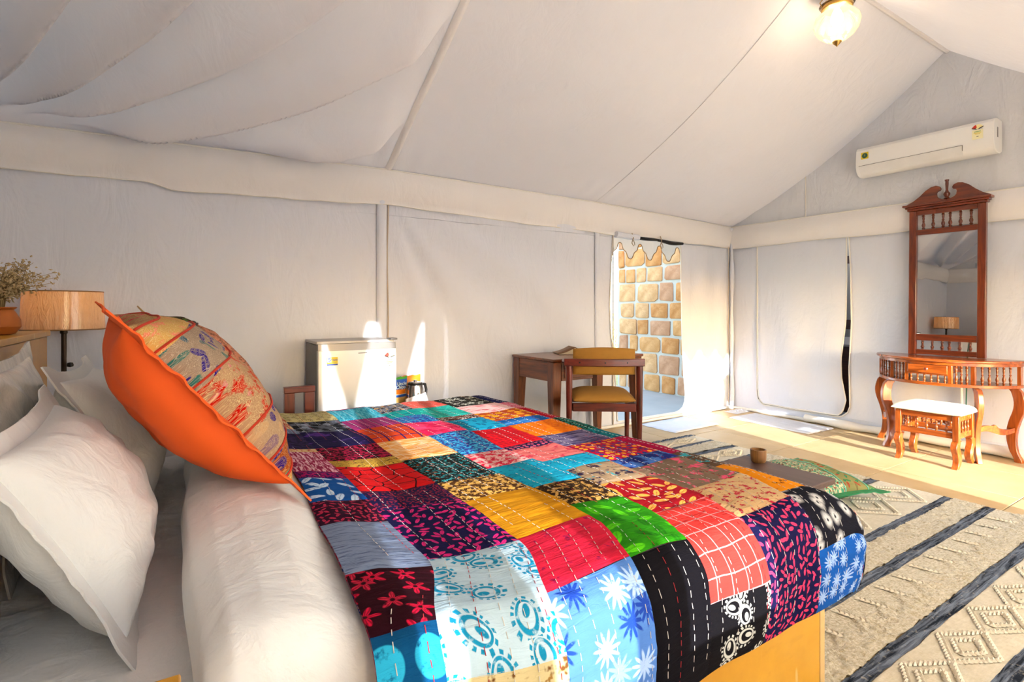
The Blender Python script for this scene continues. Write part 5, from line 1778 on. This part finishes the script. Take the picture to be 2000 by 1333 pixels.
def braid(path, r=.010):
    mb = MB()
    P = [Vector(p) for p in path]
    for a, b in zip(P, P[1:]):
        d = b - a
        n_ = max(1, int(d.length / .016))
        u = d.normalized()
        sd = Vector((-u.y, u.x, 0))
        for i in range(n_):
            for sg in (-1, 1):
                c = a + d * ((i + .5 + .25 * sg) / n_) + sd * r * .45 * sg
                ax = (u * .8 + sd * sg * -.6).normalized() * .013
                bx = Vector((-ax.y, ax.x, 0)).normalized() * r * .62
                cz = Vector((0, 0, r * .9))
                mb.add([c - ax, c + bx - ax * .3, c + cz, c - bx - ax * .3, c + ax, c + bx * .9 + ax * .4 , c - bx * .9 + ax * .4],
                       [(0, 3, 2), (0, 2, 1), (1, 2, 5), (5, 2, 4), (4, 2, 6), (6, 2, 3)])
    return mb
for i in range(len(stripes) - 1):
    a, b = stripes[i], stripes[i + 1]
    band(a - .026, a + .026, 'stripe', 'charcoal_stripe', M_coal)
    k = kinds[i]
    nm, mt = {'tuft': ('tufted_band', M_tuft), 'flat': ('flat_woven_band', M_flat), 'comb': ('half_tufted_band', M_tuft)}[k]
    bo = band(a + .026, b - .026, k, nm, mt)
    y0, y1 = a + .045, b - .045
    if k == 'flat':
        mb = MB()
        L_ = .30 if b - a < .35 else .36
        x = 1.9
        while x < RX1 - .2:
            ym = (y0 + y1) / 2
            for sc in (1, .5):
                hx, hy = L_ / 2 * sc, (y1 - y0) / 2 * sc
                cx = x + L_ / 2
                src = braid([(cx - hx, ym, .014), (cx, ym + hy, .014), (cx + hx, ym, .014), (cx, ym - hy, .014), (cx - hx, ym, .014)])
                mb.add(src.v, src.f)
            x += L_
        tag(W(rug, mb).build('braided_diamonds', M_braid, rug, smooth=50), kind='stuff')
    if k == 'comb':
        mb = MB()
        x = 1.85
        while x < RX1 - .1:
            src = braid([(x, y1, .014), (x + .02, y1 - (y1 - y0) * .55, .016)])
            mb.add(src.v, src.f)
            x += .17
        tag(W(rug, mb).build('braided_tines', M_braid, rug, smooth=50), kind='stuff')
band(stripes[-1] - .026, stripes[-1] + .02, 'tuft', 'charcoal_stripe', M_coal)

bn = thing('low_table', 'low dark wooden table with curved plank legs at the bed foot', 'table', (2.20, 1.385, .008))
BL = .215
MB().box(-.235, .235, -BL, BL, .425, .450).build('table_top', M_benchwood, bn, bevel=.004)
for sx in (-1, 1):
    for sy in (-1, 1):
        o_, i_ = [], []
        for k in frange(0, 1, 14):
            z = .405 * (1 - k) + .019
            yy = .035 * sin(pi * k) + .012 * k
            o_.append((yy, z))
            i_.append((yy - .060 + .012 * k, z))
        outl = (o_ + i_[::-1])
        Mx = Matrix.Translation((sx * .195, sy * (BL - .045), 0)) @ Matrix(((0, 0, 1, 0), (sy, 0, 0, 0), (0, 1, 0, 0), (0, 0, 0, 1)))
        MB().prism(outl if sy > 0 else outl[::-1], -.022, .022, Mx).build('leg', M_benchwood, bn, smooth=40, bevel=.004)
for sx in (-1, 1):
    MB().box(sx * .195 - .011, sx * .195 + .011, -BL + .07, BL - .07, .365, .4245).build('apron', M_benchwood, bn, bevel=.003)
cup = thing('wooden_cup', 'small round wooden cup standing on the low dark table', 'cup', (2.385, 1.50, .4588))
MB().lathe([(.030, 0), (.034, .006), (.036, .03), (.036, .060), (.030, .060), (.029, .012), (0, .010)], 24).build('body', wood('cup wood', '#5a3414', '#a8743c', .4, 2), cup)
M_greenc = plain('green satin', '#0f7a44', .5, var=.15, coat=.2)
embg = [((-1, -.45), K('green with gold embroidery', '#1c7a44', '#b8a06c', 'scrib', 22, None)), ((-.45, .1), K('green sequin', '#4c9470', '#c8b890', 'speck', 60, '#8c1c1c', .5)), ((.1, .6), K('olive gold embroidery', '#8c8450', '#1c7a4c', 'leaf', 24, '#a03020')), ((.6, 1), MATS['green with gold embroidery'])]
cushion('green_floor_cushion', 'green embroidered cushion lying on the rug beyond the low dark table', basis((3.43, 1.83, .105), (cos(.18), -sin(.18), -.02), (sin(.18), cos(.18), .06)), .27, .085, M_greenc, embg,
        [(-.45, plain('mint cord', '#7cc0a0', .6), .004), (.1, MATS['mint cord'], .004), (.6, MATS['mint cord'], .004)], .035, 9)
bpy.context.view_layer.update()
